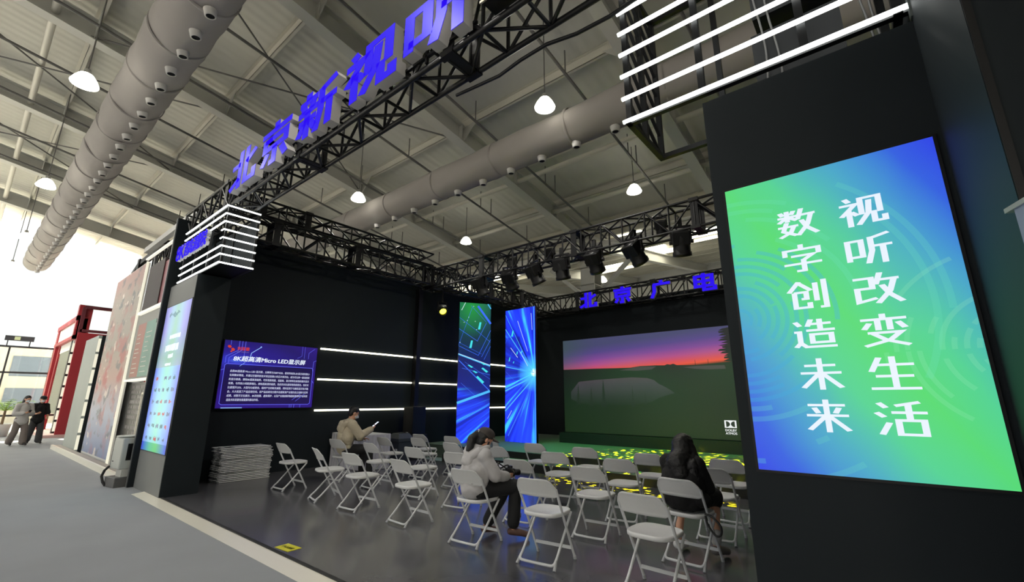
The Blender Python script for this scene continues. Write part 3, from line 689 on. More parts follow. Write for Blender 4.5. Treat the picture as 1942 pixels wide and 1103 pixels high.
scr = MB().box(-10.60, 2.338, 0.625, -9.10, 2.345, 3.245).build('poster_frame', M_TRUSS, t)
MB().quad_uv((-10.585, 2.3365, 0.64), (-9.115, 2.3365, 0.64), (-9.115, 2.3365, 3.23), (-10.585, 2.3365, 3.23)).build('lit_poster', M_POSTL, scr)
mb = MB(); rnd = random.Random(3)
def blocks(x0, x1, z, h, n_, mi):
    w = (x1-x0)/n_
    for i in range(n_):
        a = x0+i*w; mb.box(a+0.08*w, 2.3345, z-h/2*rnd.uniform(0.75, 1), a+w*rnd.uniform(0.8, 0.94), 2.336, z+h/2*rnd.uniform(0.75, 1), mi)
blocks(-10.05, -9.42, 2.62, 0.085, 12, 0); blocks(-10.2, -9.42, 2.42, 0.13, 9, 0); blocks(-9.95, -9.66, 2.27, 0.08, 4, 0); blocks(-10.05, -9.7, 2.12, 0.05, 7, 0)
for r in range(6):
    z = 1.88-0.205*r
    for c in range(5):
        if rnd.random() < 0.95:
            x = -10.42+0.255*c; w = rnd.uniform(0.1, 0.17)
            m_ = rnd.choice([1, 1, 2, 3]); k = rnd.randint(2, 5)
            for q in range(k): mb.box(x+w*q/k, 2.3345, z-rnd.uniform(0.01, 0.04), x+w*(q+0.75)/k, 2.336, z+rnd.uniform(0.01, 0.04), m_)
for q in range(9): mb.box(-10.3+0.07*q, 2.3345, 3.02+0.03*math.sin(q), -10.26+0.07*q, 2.336, 3.08+0.02*math.sin(2*q), 2)
mb.build('printed_marks', [M_WHITEGLOW, emis('mark_grey_blue', (92, 110, 150)), emis('mark_teal', (70, 120, 130)), emis('mark_red', (190, 70, 80))], scr)
MB().box(-10.73, 2.26, FZ, -10.66, 2.9, 5.12).build('side_fin', M_BLACK, t)
MB().box(-10.735, 2.25, FZ, -10.70, 2.26, 5.12).build('fin_edge', mat('dull_edge', (128, 130, 132), 0.4, 0.4), t)

# ================================================================== SCREENS INSIDE THE BOOTH
# information screen on the left wall
n = NT('violet_blue_screen_picture', 1.0)
g1 = n.math('ADD', n.math('MULTIPLY', n.math('SUBTRACT', n.u, 0.13), 1.0), 0.0)
dd = n.math('SQRT', n.math('ADD', n.math('MULTIPLY', g1, g1), n.math('MULTIPLY', n.math('SUBTRACT', n.v, 0.7), n.math('MULTIPLY', n.math('SUBTRACT', n.v, 0.7), 5.0))))
base = n.ramp(dd, [(0.0, (86, 120, 250)), (0.08, (52, 58, 208)), (0.3, (40, 26, 150)), (0.75, (30, 14, 104)), (1.0, (44, 14, 130))])
base = n.mix(n.math('MULTIPLY', n.noise(n.u, n.v, 3.0, 3), 0.5), base, (34, 22, 96))
inb = n.math('MULTIPLY', n.math('MULTIPLY', n.math('GREATER_THAN', n.u, 0.035), n.math('LESS_THAN', n.u, 0.965)), n.math('MULTIPLY', n.math('GREATER_THAN', n.v, 0.06), n.math('LESS_THAN', n.v, 0.64)))
base = n.mix(n.math('MULTIPLY', inb, 0.75), base, (20, 8, 52))
M_INFO = n.out(base)
WX = -10.42
t = thing('information_screen', 'violet blue lit screen with white text on the black left wall', 'screen')
MB().box(WX, 3.33, 1.325, WX+0.06, 5.34, 2.725).build('housing', M_TRUSS, t)
def IS(u, v, d=0.0): return (WX+0.0615+d, 3.345+1.98*u, 1.34+1.37*v)
scr = MB().quad_uv(IS(0, 0), IS(1, 0), IS(1, 1), IS(0, 1)).build('picture', M_INFO, t)
M_LINE = emis('screen_line_blue', (104, 112, 250)); M_LINE2 = emis('screen_line_pale', (150, 190, 255)); M_LOGO = emis('logo_red', (206, 62, 40))
mb = MB()
def pline(mb, S_, pts, w, mi, d=0.0008, asp=1.0):
    pts = [Vector((x*asp, y)) for x, y in pts]
    for p in stroke_polys([(w, [tuple(q) for q in pts])]):
        mb.add([S_(x/asp, y, d) for x, y in p], [tuple(range(len(p)))], mi)
A_ = 1.98/1.37
fr_ = [(0.05, 0.65), (0.03, 0.63), (0.03, 0.07), (0.05, 0.05), (0.95, 0.05), (0.97, 0.07), (0.97, 0.63), (0.95, 0.65), (0.05, 0.65)]
pline(mb, IS, fr_, 0.007, 0, asp=A_)
for pts, w, mi in (([(0.14, 1.0), (0.14, 0.86), (0.03, 0.76), (0.03, 0.66)], .006, 0), ([(0.17, 1.0), (0.17, 0.86), (0.06, 0.74), (0.06, 0.66)], .006, 0), ([(0.2, 1.0), (0.2, 0.76)], .006, 0), ([(0.06, 1.0), (0.06, 0.93)], .005, 0), ([(0.36, 0.93), (0.27, 0.83), (0.26, 0.74)], .010, 1), ([(0.22, 0.68), (0.17, 0.62)], .006, 1),
    ([(0.82, 1.0), (0.82, 0.84), (0.77, 0.8)], .004, 0), ([(0.85, 1.0), (0.85, 0.8)], .004, 0), ([(0.97, 0.98), (0.9, 0.9), (0.9, 0.8)], .005, 0), ([(1.0, 0.78), (0.97, 0.76), (0.965, 0.6)], .006, 0), ([(0.97, 0.44), (0.99, 0.4)], .008, 0),
    ([(0.76, 0.12), (0.85, 0.22)], .005, 0), ([(0.80, 0.1), (0.9, 0.22)], .005, 0), ([(0.74, 0.05), (0.74, 0.0)], .006, 0), ([(0.76, 0.05), (0.76, 0.0)], .006, 0), ([(0.79, 0.05), (0.79, 0.0)], .006, 0), ([(0.86, 0.05), (0.86, 0.0)], .006, 0), ([(0.0, 0.55), (0.03, 0.57)], .006, 0), ([(0.05, 0.005), (0.25, 0.005)], .012, 1)):
    pline(mb, IS, pts, w, mi, asp=A_)
pts = [(0.36+0.008/A_*1.4*math.cos(a), 0.935+0.011*math.sin(a)) for a in [2*PI*i/12 for i in range(12)]]
mb.add([IS(x, y, 0.001) for x, y in pts], [tuple(range(12))], 1)
for cx, cyv, rx_, ry_, a0 in ((0.05, 0.905, 0.02, 0.03, 0.9), (0.085, 0.865, 0.022, 0.034, 0.5), (0.072, 0.835, 0.012, 0.016, 2.2)):
    pts = [(cx+rx_*math.cos(a)*math.cos(a0)/A_-ry_*math.sin(a)*math.sin(a0)/A_, cyv+rx_*math.cos(a)*math.sin(a0)+ry_*math.sin(a)*math.cos(a0)*0.7) for a in [2*PI*i/14 for i in range(14)]]
    mb.add([IS(x, y, 0.001) for x, y in pts], [tuple(range(14))], 2)
mb.build('line_graphics', [M_LINE, M_LINE2, M_LOGO], scr)
def wall_text(body, u, v, width, height, m, weight, parent, name='lettering', shear=0.0, align='CENTER', spacing=1.0):
    me = center_mesh(text_mesh(body, 0.1, weight, 0.0, spacing=spacing, shear=shear), w=width, h=height)
    o_ = IS(u, v, 0.0014); place_mesh(me, o_, (0, 1, 0), (0, 0, 1)); me.materials.append(m); return link(name, me, parent)
wall_text('利亚德', 0.185, 0.885, 0.235, 0.075, M_LOGO, 0.003, scr)
wall_text('LED DISPLAY', 0.185, 0.835, 0.235, 0.022, emis('logo_grey', (120, 110, 170)), 0.001, scr)
wall_text('8K超高清Micro LED显示屏', 0.485, 0.735, 1.52, 0.115, M_WHITEGLOW, 0.0032, scr, shear=0.12)
M_PARA = emis('screen_small_text', (214, 220, 250), 0.95)
paras = ['此款8K超高清 Micro LED 显示屏，分辨率为7680*4320。是将传统的LED显示结构微小', '化到微米等级，并通过巨量转移技术将这些微小的芯片阵列化。成为可以单一驱动控制', '的显示像素。拥有8K超高清画质，可实现高亮度、低能耗、高分辨率及高饱和度的显示',
         '效果。与传统小间距屏相比，拥有超高清的画质，色彩的对比度和饱和度更优。色彩对', '比度提升25%、大型均匀度更佳，临时产生的眩光减弱，同时应用于与触控显示技术融', '合，大大拓宽了产品应用空间。该产品后续充分提升在超高清产业链的自主创新与优秀', '成果，对数字文化展示、8K的创建、虚拟保护，以及产业链创新等超高清视听产业科技', '追技术的发展有着重要的推动作用。']
for i, s_ in enumerate(paras):
    last = i == 7; w = 0.62 if last else 1.68
    wall_text(s_, (0.09+w/1.98/2) if last else 0.512, 0.545-0.0605*i, w, 0.052, M_PARA, 0.0012, scr)
# warm light strips on the left wall
for z, row in ((2.71, 'uppermost'), (1.985, 'middle'), (1.27, 'lowest')):
    for (y0, y1, wh) in ((5.42, 8.20, 'before the corner post'), (8.42, 13.4, 'running behind the slim screens')):
        t = thing('light_strip', f'{row} warm white light strip on the left wall {wh}', 'light strip', (WX, y0, z))
        MB().tube([(0.03, 0.0, 0), (0.03, y1-y0, 0)], 0.021, 10).build('tube', M_LEDWARM, t)
        MB().box(0.0, 0.0, -0.015, 0.016, y1-y0, 0.015).build('rail', M_TRUSS, t)

# slim standing screens on the stage
def led_banner(label, p, q, zb, zt, which):
    p, q = Vector((p[0], p[1], 0)), Vector((q[0], q[1], 0)); L = (q-p).length; d = (q-p).normalized(); nrm = Vector((d.y, -d.x, 0))
    t = thing('led_banner_screen', label, 'screen', (p.x, p.y, zb)); H = zt-zb
    MB().obox(d*(L/2)-nrm*0.05+Vector((0, 0, H/2)), d*(L/2), nrm*0.045, Vector((0, 0, H/2))).build('housing', M_TRUSS, t)
    for k in range(8): MB().obox(d*(L+0.004)-nrm*0.03+Vector((0, 0, H*(k+0.5)/8)), d*0.006, nrm*0.02, Vector((0, 0, 0.12))).build('edge_clip', M_TRUSS, t)
    B = lambda u, v, e=0.0: d*(u*L)+nrm*(-0.003+e)+Vector((0, 0, v*H))
    n = NT('blue_streak_picture_'+('a' if which == 0 else 'b'), 1.5)
    if which == 0: cu, cv = 2.1, 0.40
    else: cu, cv = 0.96, 0.50
    dx = n.math('SUBTRACT', n.u, cu); dy = n.math('MULTIPLY', n.math('SUBTRACT', n.v, cv), 3.9)
    ang = n.math('ARCTAN2', dy, n.math('MULTIPLY', dx, -1.0)); dist = n.math('SQRT', n.math('ADD', n.math('MULTIPLY', dx, dx), n.math('MULTIPLY', dy, dy)))
    st = n.noise(n.math('MULTIPLY', ang, 2.6 if which else 6.0), n.math('MULTIPLY', dist, 0.12), 2.3, 4)
    col = n.ramp(st, [(0.30, (6, 14, 70)), (0.45, (22, 40, 200)), (0.58, (34, 66, 250)), (0.68, (60, 190, 255)), (0.76, (120, 240, 255))])
    if which == 0:
        dark = n.ramp(n.math('ADD', n.math('MULTIPLY', n.u, 0.10), n.v), [(0.0, (255, 255, 255)), (0.34, (200, 200, 200)), (0.42, (20, 20, 20)), (1.0, (0, 0, 0))])
        up_ = n.ramp(n.v, [(0.38, (14, 20, 110)), (0.58, (8, 22, 84)), (0.72, (10, 42, 58)), (1.0, (14, 62, 70))])
        gx = n.math('MULTIPLY', n.math('SUBTRACT', n.u, 0.38), 1.1); gy = n.math('MULTIPLY', n.math('SUBTRACT', n.v, 0.97), 3.2)
        gd = n.math('SQRT', n.math('ADD', n.math('MULTIPLY', gx, gx), n.math('MULTIPLY', gy, gy)))
        up_ = n.mix(n.ramp(gd, [(0.0, (210, 210, 210)), (0.75, (0, 0, 0))]), up_, (34, 150, 40))
        col = n.mix(dark, up_, col)
    else:
        tl = n.math('MULTIPLY', n.math('LESS_THAN', n.math('ADD', n.u, n.math('MULTIPLY', n.v, 0.0)), 0.5), n.math('MULTIPLY', n.math('GREATER_THAN', n.v, 0.45), n.math('LESS_THAN', n.v, 0.78)))
        col = n.mix(n.math('MULTIPLY', tl, 0.55), col, (14, 24, 120))
        col = n.mix(n.ramp(dist, [(0.0, (255, 255, 255)), (0.12, (200, 200, 200)), (0.55, (0, 0, 0))]), col, (90, 230, 255))
        col = n.mix(n.ramp(dist, [(0.02, (255, 255, 255)), (0.13, (0, 0, 0))]), col, (240, 255, 255))
    m = n.out(col)
    scr = MB().quad_uv(B(0, 0), B(1, 0), B(1, 1), B(0, 1)).build('picture', m, t)
    mb = MB(); SS = lambda x, y, e: tuple(B(x, y, e)); asp = L/H
    if which == 0:
        for pts, w, mi in (([(0.18, 1.0), (0.06, 0.94)], .0035, 2), ([(0.58, 0.98), (1.0, 0.85)], .016, 0), ([(0.9, 1.0), (1.0, 0.965)], .008, 1), ([(0.0, 0.885), (0.6, 0.785), (1.0, 0.71)], .0022, 0), ([(0.0, 0.80), (0.58, 0.715), (0.86, 0.855)], .003, 0), ([(0.0, 0.675), (0.62, 0.61), (1.0, 0.80)], .003, 0),
            ([(0.4, 0.97), (0.0, 0.68)], .002, 0), ([(0.36, 0.98), (0.86, 0.86)], .002, 0), ([(0.72, 0.6), (1.0, 0.73)], .003, 0), ([(0.0, 0.70), (0.72, 0.62)], .0018, 0), ([(0.8, 0.58), (1.0, 0.68)], .0025, 0), ([(0.0, 0.615), (1.0, 0.535)], .011, 1), ([(0.0, 0.618), (1.0, 0.54)], .005, 2),
            ([(0.02, 0.57), (1.0, 0.355)], .006, 0), ([(0.12, 0.515), (1.0, 0.47)], .003, 0), ([(0.2, 0.56), (1.0, 0.44)], .002, 0), ([(0.1, 0.41), (0.55, 0.32)], .002, 0), ([(0.0, 0.27), (1.0, 0.355)], .017, 1), ([(0.0, 0.14), (1.0, 0.27)], .006, 0)):
            pline(mb, SS, pts, w, mi, 0.0008, asp)
        for (u, v, w, h) in ((0.64, 0.83, 0.10, 0.055), (0.38, 0.69, 0.10, 0.055)):
            mb.add([SS(u-w/2, v-h/2, .001), SS(u+w*0.2, v-h/2, .001), SS(u+w*0.6, v+h/2, .001), SS(u, v+h/2, .001)], [(0, 1, 2, 3)], 3)
        for (u, v, w, h) in ((0.8, 0.505, 0.16, 0.012), (0.66, 0.435, 0.2, 0.018), (0.35, 0.53, 0.12, 0.007), (0.75, 0.55, .1, .006), (0.5, 0.49, .1, .006)):
            mb.add([SS(u-w/2, v+h, .001), SS(u+w/2, v-h*1.6, .001), SS(u+w/2+.06, v-h*.9, .001), SS(u-w/2+.05, v+h*1.5, .001)], [(0, 1, 2, 3)], 3)
        for (u, v) in ((0.29, 0.89), (0.25, 0.865), (0.15, 0.85), (0.5, 0.862), (0.07, 0.945), (0.44, 0.975), (0.55, 0.80), (0.04, 0.70)):
            mb.add([SS(u+.012*math.cos(a), v+.012*asp*math.sin(a), .0012) for a in [PI*i/4 for i in range(8)]], [tuple(range(8))], 2)
    else:
        for pts, w, mi in (([(0.0, 0.965), (0.78, 0.565)], .004, 1), ([(0.0, 0.85), (0.9, 0.51)], .007, 1), ([(0.42, 0.905), (0.75, 0.66)], .003, 2), ([(0.87, 0.95), (0.9, 0.82)], .003, 2), ([(0.0, 0.555), (0.95, 0.50)], .006, 1), ([(0.0, 0.37), (0.92, 0.47)], .010, 1), ([(0.0, 0.22), (0.86, 0.44)], .008, 1), ([(0.08, 0.165), (0.22, 0.225)], .003, 2), ([(0.1, 0.04), (0.82, 0.38)], .012, 0), ([(0.0, 0.52), (0.5, 0.40)], .002, 0), ([(0.0, 0.74), (0.2, 0.84)], .003, 0), ([(0.04, 0.56), (0.4, 0.75)], .002, 0), ([(0.96, 1.0), (0.985, 0.0)], .006, 1), ([(0.18, 0.70), (0.42, 0.62)], .004, 2), ([(0.5, 0.66), (0.75, 0.55)], .003, 2)):
            pline(mb, SS, pts, w, mi, 0.0008, asp)
        for (u, v, w, h) in ((0.24, 0.81, 0.08, 0.045), (0.4, 0.655, 0.05, 0.022), (0.14, 0.61, 0.05, 0.03), (0.28, 0.585, 0.04, 0.015), (0.55, 0.66, 0.05, 0.02)):
            mb.add([SS(u-w/2, v-h/2, .001), SS(u+w*0.2, v-h/2, .001), SS(u+w*0.6, v+h/2, .001), SS(u, v+h/2, .001)], [(0, 1, 2, 3)], 3)
    mb.build('line_graphics', [emis('streak_blue', (60, 110, 250)), emis('streak_cyan', (80, 190, 255)), emis('streak_white', (225, 250, 255)), emis('streak_tile', (70, 225, 235))], scr)
led_banner('slim standing screen with dark green and blue line picture, nearer the light strips', (-9.63, 9.28), (-9.12, 10.13), 0.32, 4.42, 0)
led_banner('slim standing screen with bright blue rays bursting from its right edge', (-9.0, 10.7), (-7.8, 10.65), 0.32, 4.28, 1)

# big screen
n = NT('sunset_lake_picture', 1.0)
sky = n.ramp(n.math('ADD', n.v, n.math('MULTIPLY', n.math('SUBTRACT', n.u, 0.7), -0.10)), [(0.0, (14, 28, 14)), (0.645, (12, 24, 18)), (0.67, (225, 74, 52)), (0.705, (206, 70, 84)), (0.76, (168, 72, 132)), (0.82, (120, 66, 142)), (0.89, (78, 62, 128)), (0.97, (62, 64, 104))])
low = n.ramp(n.v, [(0.0, (34, 56, 26)), (0.2, (28, 50, 26)), (0.6, (28, 44, 36))])
sky = n.mix(n.ramp(n.u, [(0.0, (190, 190, 190)), (0.22, (0, 0, 0))]), sky, (58, 84, 62))
M_BIG = n.out(sky)
BX0, BX1, BZ0, BZ1, BY = -7.44, -2.58, 0.62, 3.28, 11.6
t = thing('led_wall_screen', 'big screen at the rear of the stage showing a purple sunset over a lake', 'screen')
MB().box(BX0-0.01, BY, BZ0-0.01, BX1+0.01, BY+0.2, BZ1+0.01).build('housing', M_TRUSS, t)
scr = MB().quad_uv((BX0, BY-0.002, BZ0), (BX1, BY-0.002, BZ0), (BX1, BY-0.002, BZ1), (BX0, BY-0.002, BZ1)).build('picture', M_BIG, t)
mb = MB(); q = lambda x, z, d: (x, BY-0.003-d, z)
def flat(pts, mi, d): mb.add([q(x, z, d) for x, z in pts], [tuple(range(len(pts)))], mi)
hill = [(-7.44, 2.41), (-6.9, 2.405), (-6.36, 2.40), (-5.7, 2.385), (-5.29, 2.38), (-5.01, 2.41), (-4.58, 2.41), (-4.33, 2.40), (-4.26, 2.425), (-4.18, 2.41), (-4.1, 2.43), (-4.01, 2.39), (-3.57, 2.37), (-3.23, 2.38), (-2.9, 2.40), (-2.58, 2.42)]
for a, b in zip(hill[:-1], hill[1:]): flat([(a[0], BZ0), (b[0], BZ0), b, a], 0, 0.0)
flat([(-5.62, 2.32), (-5.09, 2.29), (-4.68, 2.31), (-4.55, 2.385), (-5.08, 2.395)], 1, 0.0006); flat([(-3.87, 2.33), (-3.58, 2.28), (-3.24, 2.25), (-2.85, 2.25), (-2.87, 2.34), (-3.51, 2.35)], 1, 0.0006)
lake = [(-6.92, 2.04), (-6.37, 2.08), (-5.59, 2.11), (-5.27, 2.12), (-4.83, 2.09), (-4.64, 2.03), (-4.52, 1.93), (-4.34, 1.84), (-4.21, 1.76), (-4.12, 1.69), (-4.29, 1.65), (-4.55, 1.57), (-4.75, 1.47), (-5.35, 1.38), (-6.21, 1.38), (-6.9, 1.42), (-7.2, 1.55), (-7.2, 1.75)]
flat(list(reversed(lake)), 2, 0.0006)
def spruce(x, z0, z1, w, mi, seed, d=0.0012):
    rnd = random.Random(seed); nst = max(4, int((z1-z0)/0.05))
    for k in range(nst):
        a = k/nst; zz = z1-(z1-z0)*a; ww = w*(0.12+a)*rnd.uniform(0.6, 1.0)
        flat([(x-ww, zz-(z1-z0)*0.13), (x+ww*rnd.uniform(0.7, 1), zz-(z1-z0)*0.11), (x, zz)], mi, d+k*0.00001)
for x, z0_, z1_, w in ((-6.13, 1.36, 2.09, 0.13), (-6.52, 1.36, 1.90, 0.11), (-5.26, 1.36, 1.92, 0.07), (-4.91, 1.4, 1.73, 0.09), (-5.09, 1.4, 1.67, 0.06), (-6.95, 1.4, 1.98, 0.12)): spruce(x, z0_, z1_, w, 3, int(x*100))
rnd = random.Random(11)
for k in range(13):
    z = 3.2-0.062*k; flat([(-2.58, z-0.07), (-2.58, z+0.05), (-2.75-0.2*rnd.random(), z+0.02), (-2.86-0.13*rnd.random(), z-0.02), (-2.72, z-0.04)], 4, 0.0012+k*0.00002)
for x in (-3.55, -3.24): flat([(x-0.006, 2.37), (x+0.006, 2.37), (x+0.004, 2.5), (x-0.004, 2.5)], 4, 0.0013)
# the sound mark, white box with two facing half discs
lx0, lx1, lz0, lz1 = -3.015, -2.755, 0.89, 1.06
flat([(lx0, lz0), (lx1, lz0), (lx1, lz1), (lx0, lz1)], 5, 0.0020)
for s, xc in ((1, lx0+0.035), (-1, lx1-0.035)):
    flat((lambda P: P if s > 0 else list(reversed(P)))([(xc+s*0.085*math.cos(a), (lz0+lz1)/2+0.065*math.sin(a)) for a in [(-PI/2+PI*i/12) for i in range(13)]]), 6, 0.0026)
def zgrad(name, stops):
    g = NT(name, 1.0); tc = g.t.nodes.new('ShaderNodeTexCoord'); sp = g.t.nodes.new('ShaderNodeSeparateXYZ'); g.t.links.new(tc.outputs['Object'], sp.inputs[0])
    f = g.math('DIVIDE', g.math('SUBTRACT', sp.outputs[2], BZ0), BZ1-BZ0)
    c = g.ramp(f, stops); return g.out(g.mix(g.math('MULTIPLY', g.noise(sp.outputs[0], sp.outputs[2], 2.5, 3), 0.35), c, (16, 26, 18)))
LANDM = zgrad('picture_dark_land', [(0.0, (20, 36, 12)), (0.3, (15, 30, 14)), (0.55, (14, 26, 20)), (0.70, (18, 26, 22))])  # dark land, with the stage lamps' green spill painted into its colour
LAKEM = zgrad('picture_lake', [(0.28, (18, 32, 18)), (0.38, (42, 46, 46)), (0.50, (66, 60, 70)), (0.57, (78, 62, 74))])
mb.build('picture_shapes', [LANDM, emis('picture_mist', (62, 56, 58)), LAKEM, emis('picture_spruce', (26, 36, 28)), emis('picture_black_tree', (14, 20, 18)), emis('mark_white', (236, 238, 240)), emis('mark_black', (22, 34, 26))], scr)
for s_, zc in (('DOLBY', 0.838), ('ATMOS', 0.768)):
    me = center_mesh(text_mesh(s_, 0.1, 0.003), w=0.25, h=0.052); place_mesh(me, (-2.885, BY-0.006, zc), (1, 0, 0), (0, 0, 1)); me.materials.append(emis('mark_white', (236, 238, 240))); link('lettering', me, scr)
tag(MB().box(BX0-0.12, BY-0.14, 0.32, BX1+0.15, BY+0.3, 0.60).build('screen_plinth', [M_RISER]), 'long black plinth under the big screen on the stage', 'plinth')
# ================================================================== NEIGHBOURING STANDS ALONG THE AISLE
def mural_mat():
    n = NT('painted_mural', 0.0); nt = n.t
    w1 = n.noise(n.math('MULTIPLY', n.u, 2.6), n.math('MULTIPLY', n.v, 5.0), 1.6, 6)
    col = n.ramp(n.v, [(0.0, (112, 128, 168)), (0.22, (172, 178, 196)), (0.4, (184, 148, 140)), (0.55, (160, 150, 140)), (0.85, (160, 150, 140)), (1.0, (166, 128, 122))])
    red = n.ramp(w1, [(0.50, (0, 0, 0)), (0.60, (255, 255, 255))]); col = n.mix(n.math('MULTIPLY', red, n.math('SUBTRACT', 0.95, n.math('MULTIPLY', n.math('ABSOLUTE', n.math('SUBTRACT', n.v, 0.42)), 1.6)), clamp=True), col, (176, 96, 90))
    w2 = n.noise(n.math('MULTIPLY', n.u, 3.0), n.math('ADD', n.math('MULTIPLY', n.v, 6.0), 9.0), 1.9, 5)
    col = n.mix(n.ramp(w2, [(0.58, (0, 0, 0)), (0.64, (220, 220, 220))]), col, (96, 104, 108))
    w3 = n.noise(n.math('ADD', n.math('MULTIPLY', n.u, 3.0), 4.0), n.math('ADD', n.math('MULTIPLY', n.v, 6.0), 3.0), 2.1, 5)
    col = n.mix(n.ramp(w3, [(0.62, (0, 0, 0)), (0.67, (230, 230, 230))]), col, (226, 214, 204))
    nt.links.new(col, n.b.inputs['Base Color']); n.b.inputs['Roughness'].default_value = 0.5
    return n.m
t = thing('mural_panel', 'tall free standing panel painted with a red and grey mural beside the aisle', 'panel')
MB().box(-17.75, 2.58, FZ, -14.45, 2.66, 5.0).build('board', M_WHITE, t)
MB().quad_uv((-17.74, 2.578, 0.12), (-14.46, 2.578, 0.12), (-14.46, 2.578, 4.99), (-17.74, 2.578, 4.99)).build('mural', mural_mat(), t)
MB().box(-14.45, 2.57, FZ, -14.42, 2.62, 5.02).build('edge_strip', emis('lit_edge', (255, 250, 225), 0.9), t)
t = thing('platform', 'low metal edged platform under the mural panel', 'platform', (0, 0, 0))
MB().box(-20.8, 2.34, FZ, -10.8, 2.49, 0.10).build('deck', mat('warm_grey_deck', (150, 142, 136), 0.6), t)
MB().box(-20.85, 2.28, FZ, -10.8, 2.34, 0.11).build('edge', M_ALU, t)
t = thing('grey_panel', 'grey free standing panel with black side left of the mural panel', 'panel')
MB().box(-20.45, 2.5, FZ, -18.35, 2.58, 3.42).build('board', mat('green_grey_board', (150, 158, 154), 0.5, noise=0.12, scale=1.5), t)
MB().box(-20.45, 2.58, FZ, -18.35, 3.1, 3.42).build('carcass', M_BLACK, t)
mb = MB()
for i in range(7): mb.box(-18.36, 2.505, 0.1+0.47*i, -18.34, 2.575, 0.5+0.47*i)
mb.build('light_edge', emis('lit_edge', (255, 250, 225), 1.4), t); mb = MB()
for i in range(7): mb.box(-20.46, 2.505, 0.1+0.47*i, -20.44, 2.575, 0.5+0.47*i)
mb.build('light_edge', emis('lit_edge', (255, 250, 225), 1.4), t)
# recess between mural and the booth: hanging boards, black character wall, mirror glass
t = thing('hanging_board', 'hanging board printed in red and teal columns left of the booth fin', 'board', (0, 0, 0))
MB().box(-14.35, 2.62, 1.98, -10.8, 2.70, 3.55).build('board', mat('grey_board', (140, 140, 136), 0.6), t)
for x0, x1, z0, z1, c in ((-14.1, -13.35, 2.02, 3.3, (160, 106, 94)), (-13.35, -12.55, 2.02, 3.3, (112, 150, 138)), (-12.55, -11.75, 2.02, 3.2, (128, 158, 146))):
    MB().box(x0, 2.612, z0, x1, 2.62, z1).build('printed_column', mat('print_%d_%d' % (c[0], c[2]), c, 0.5, noise=0.2, scale=2.5), t)
rnd = random.Random(9)
for x in (-14.0, -13.2, -12.4):
    for i in range(9):
        z = 2.1+0.115*i+0.04*rnd.random(); MB().box(x, 2.608, z, x+rnd.uniform(0.25, 0.5), 2.612, z+0.016).build('print_line', mat('pale_print', (206, 206, 196), 0.5), t)
MB().box(-14.35, 2.58, 1.93, -10.8, 2.74, 1.975).build('lit_rail', emis('lit_rail_white', (255, 252, 235), 0.9), t)
MB().box(-14.35, 2.58, 3.58, -10.8, 2.74, 3.64).build('top_rail', emis('lit_rail_white', (255, 252, 235), 1.6), t)
t = thing('overhead_box', 'dark and white box board high above the hanging board', 'board')
MB().box(-14.3, 2.64, 3.70, -12.95, 2.9, 4.85).build('dark_part', mat('dark_maroon_board', (40, 26, 26), 0.6), t)
n = NT('red_to_white_board', 0.0); n.t.links.new(n.ramp(n.u, [(0.0, (96, 18, 26)), (0.18, (150, 60, 64)), (0.4, (186, 178, 180)), (1.0, (206, 208, 210))]), n.b.inputs['Base Color'])
MB().quad_uv((-12.95, 2.66, 3.70), (-10.9, 2.66, 3.70), (-10.9, 2.66, 4.75), (-12.95, 2.66, 4.75)).build('white_part', n.m, t)
MB().box(-12.95, 2.665, 3.70, -10.9, 2.9, 4.75).build('backing', M_WHITE, t)
t = thing('character_wall', 'black wall with rows of small white characters behind the silver case', 'wall panel')
MB().box(-14.3, 2.75, FZ, -11.0, 2.85, 1.9).build('board', mat('dark_brown_board', (34, 26, 26), 0.4), t)
mb = MB(); rnd = random.Random(4)
for r in range(13):
    z = 1.80-0.115*r
    for c in range(34):
        if rnd.random() < (0.85 if r < 7 else 0.5): mb.box(-14.2+0.092*c, 2.745, z-0.036, -14.2+0.092*c+rnd.uniform(0.04, 0.07), 2.75, z+0.036)
mb.build('white_characters', mat('dim_white_print', (150, 146, 146), 0.5), t)
t = thing('mirror_panel', 'mirror like glass door panel in a pale frame behind the silver case', 'panel')
MB().box(-12.52, 2.62, FZ, -11.0, 2.65, 1.62).build('mirror', mat('mirror_glass', (220, 222, 224), 0.05, 1.0), t)
mb = MB(); mb.box(-12.55, 2.60, FZ, -12.52, 2.66, 1.66).box(-12.52, 2.60, 1.62, -11.0, 2.66, 1.66); mb.build('frame', mat('pale_frame', (220, 214, 200), 0.4), t)
truss('black lattice truss over the hanging board left of the booth fin', (-15.2, 3.0, 4.98), (-10.85, 3.0, 4.98), 0.34, 0.45, 0.4, (0.2,))
t = thing('light_rail', 'long pale light rail beam on top of the neighbouring stand', 'rail', (0, 0, 0))
MB().box(-15.2, 2.60, 5.42, -10.8, 2.72, 5.56).build('beam', mat('pale_beam', (180, 180, 178), 0.5), t)
MB().box(-14.9, 2.62, 5.16, -10.8, 2.68, 5.20).build('tube', emis('lit_rail_white', (255, 252, 235), 1.6), t)
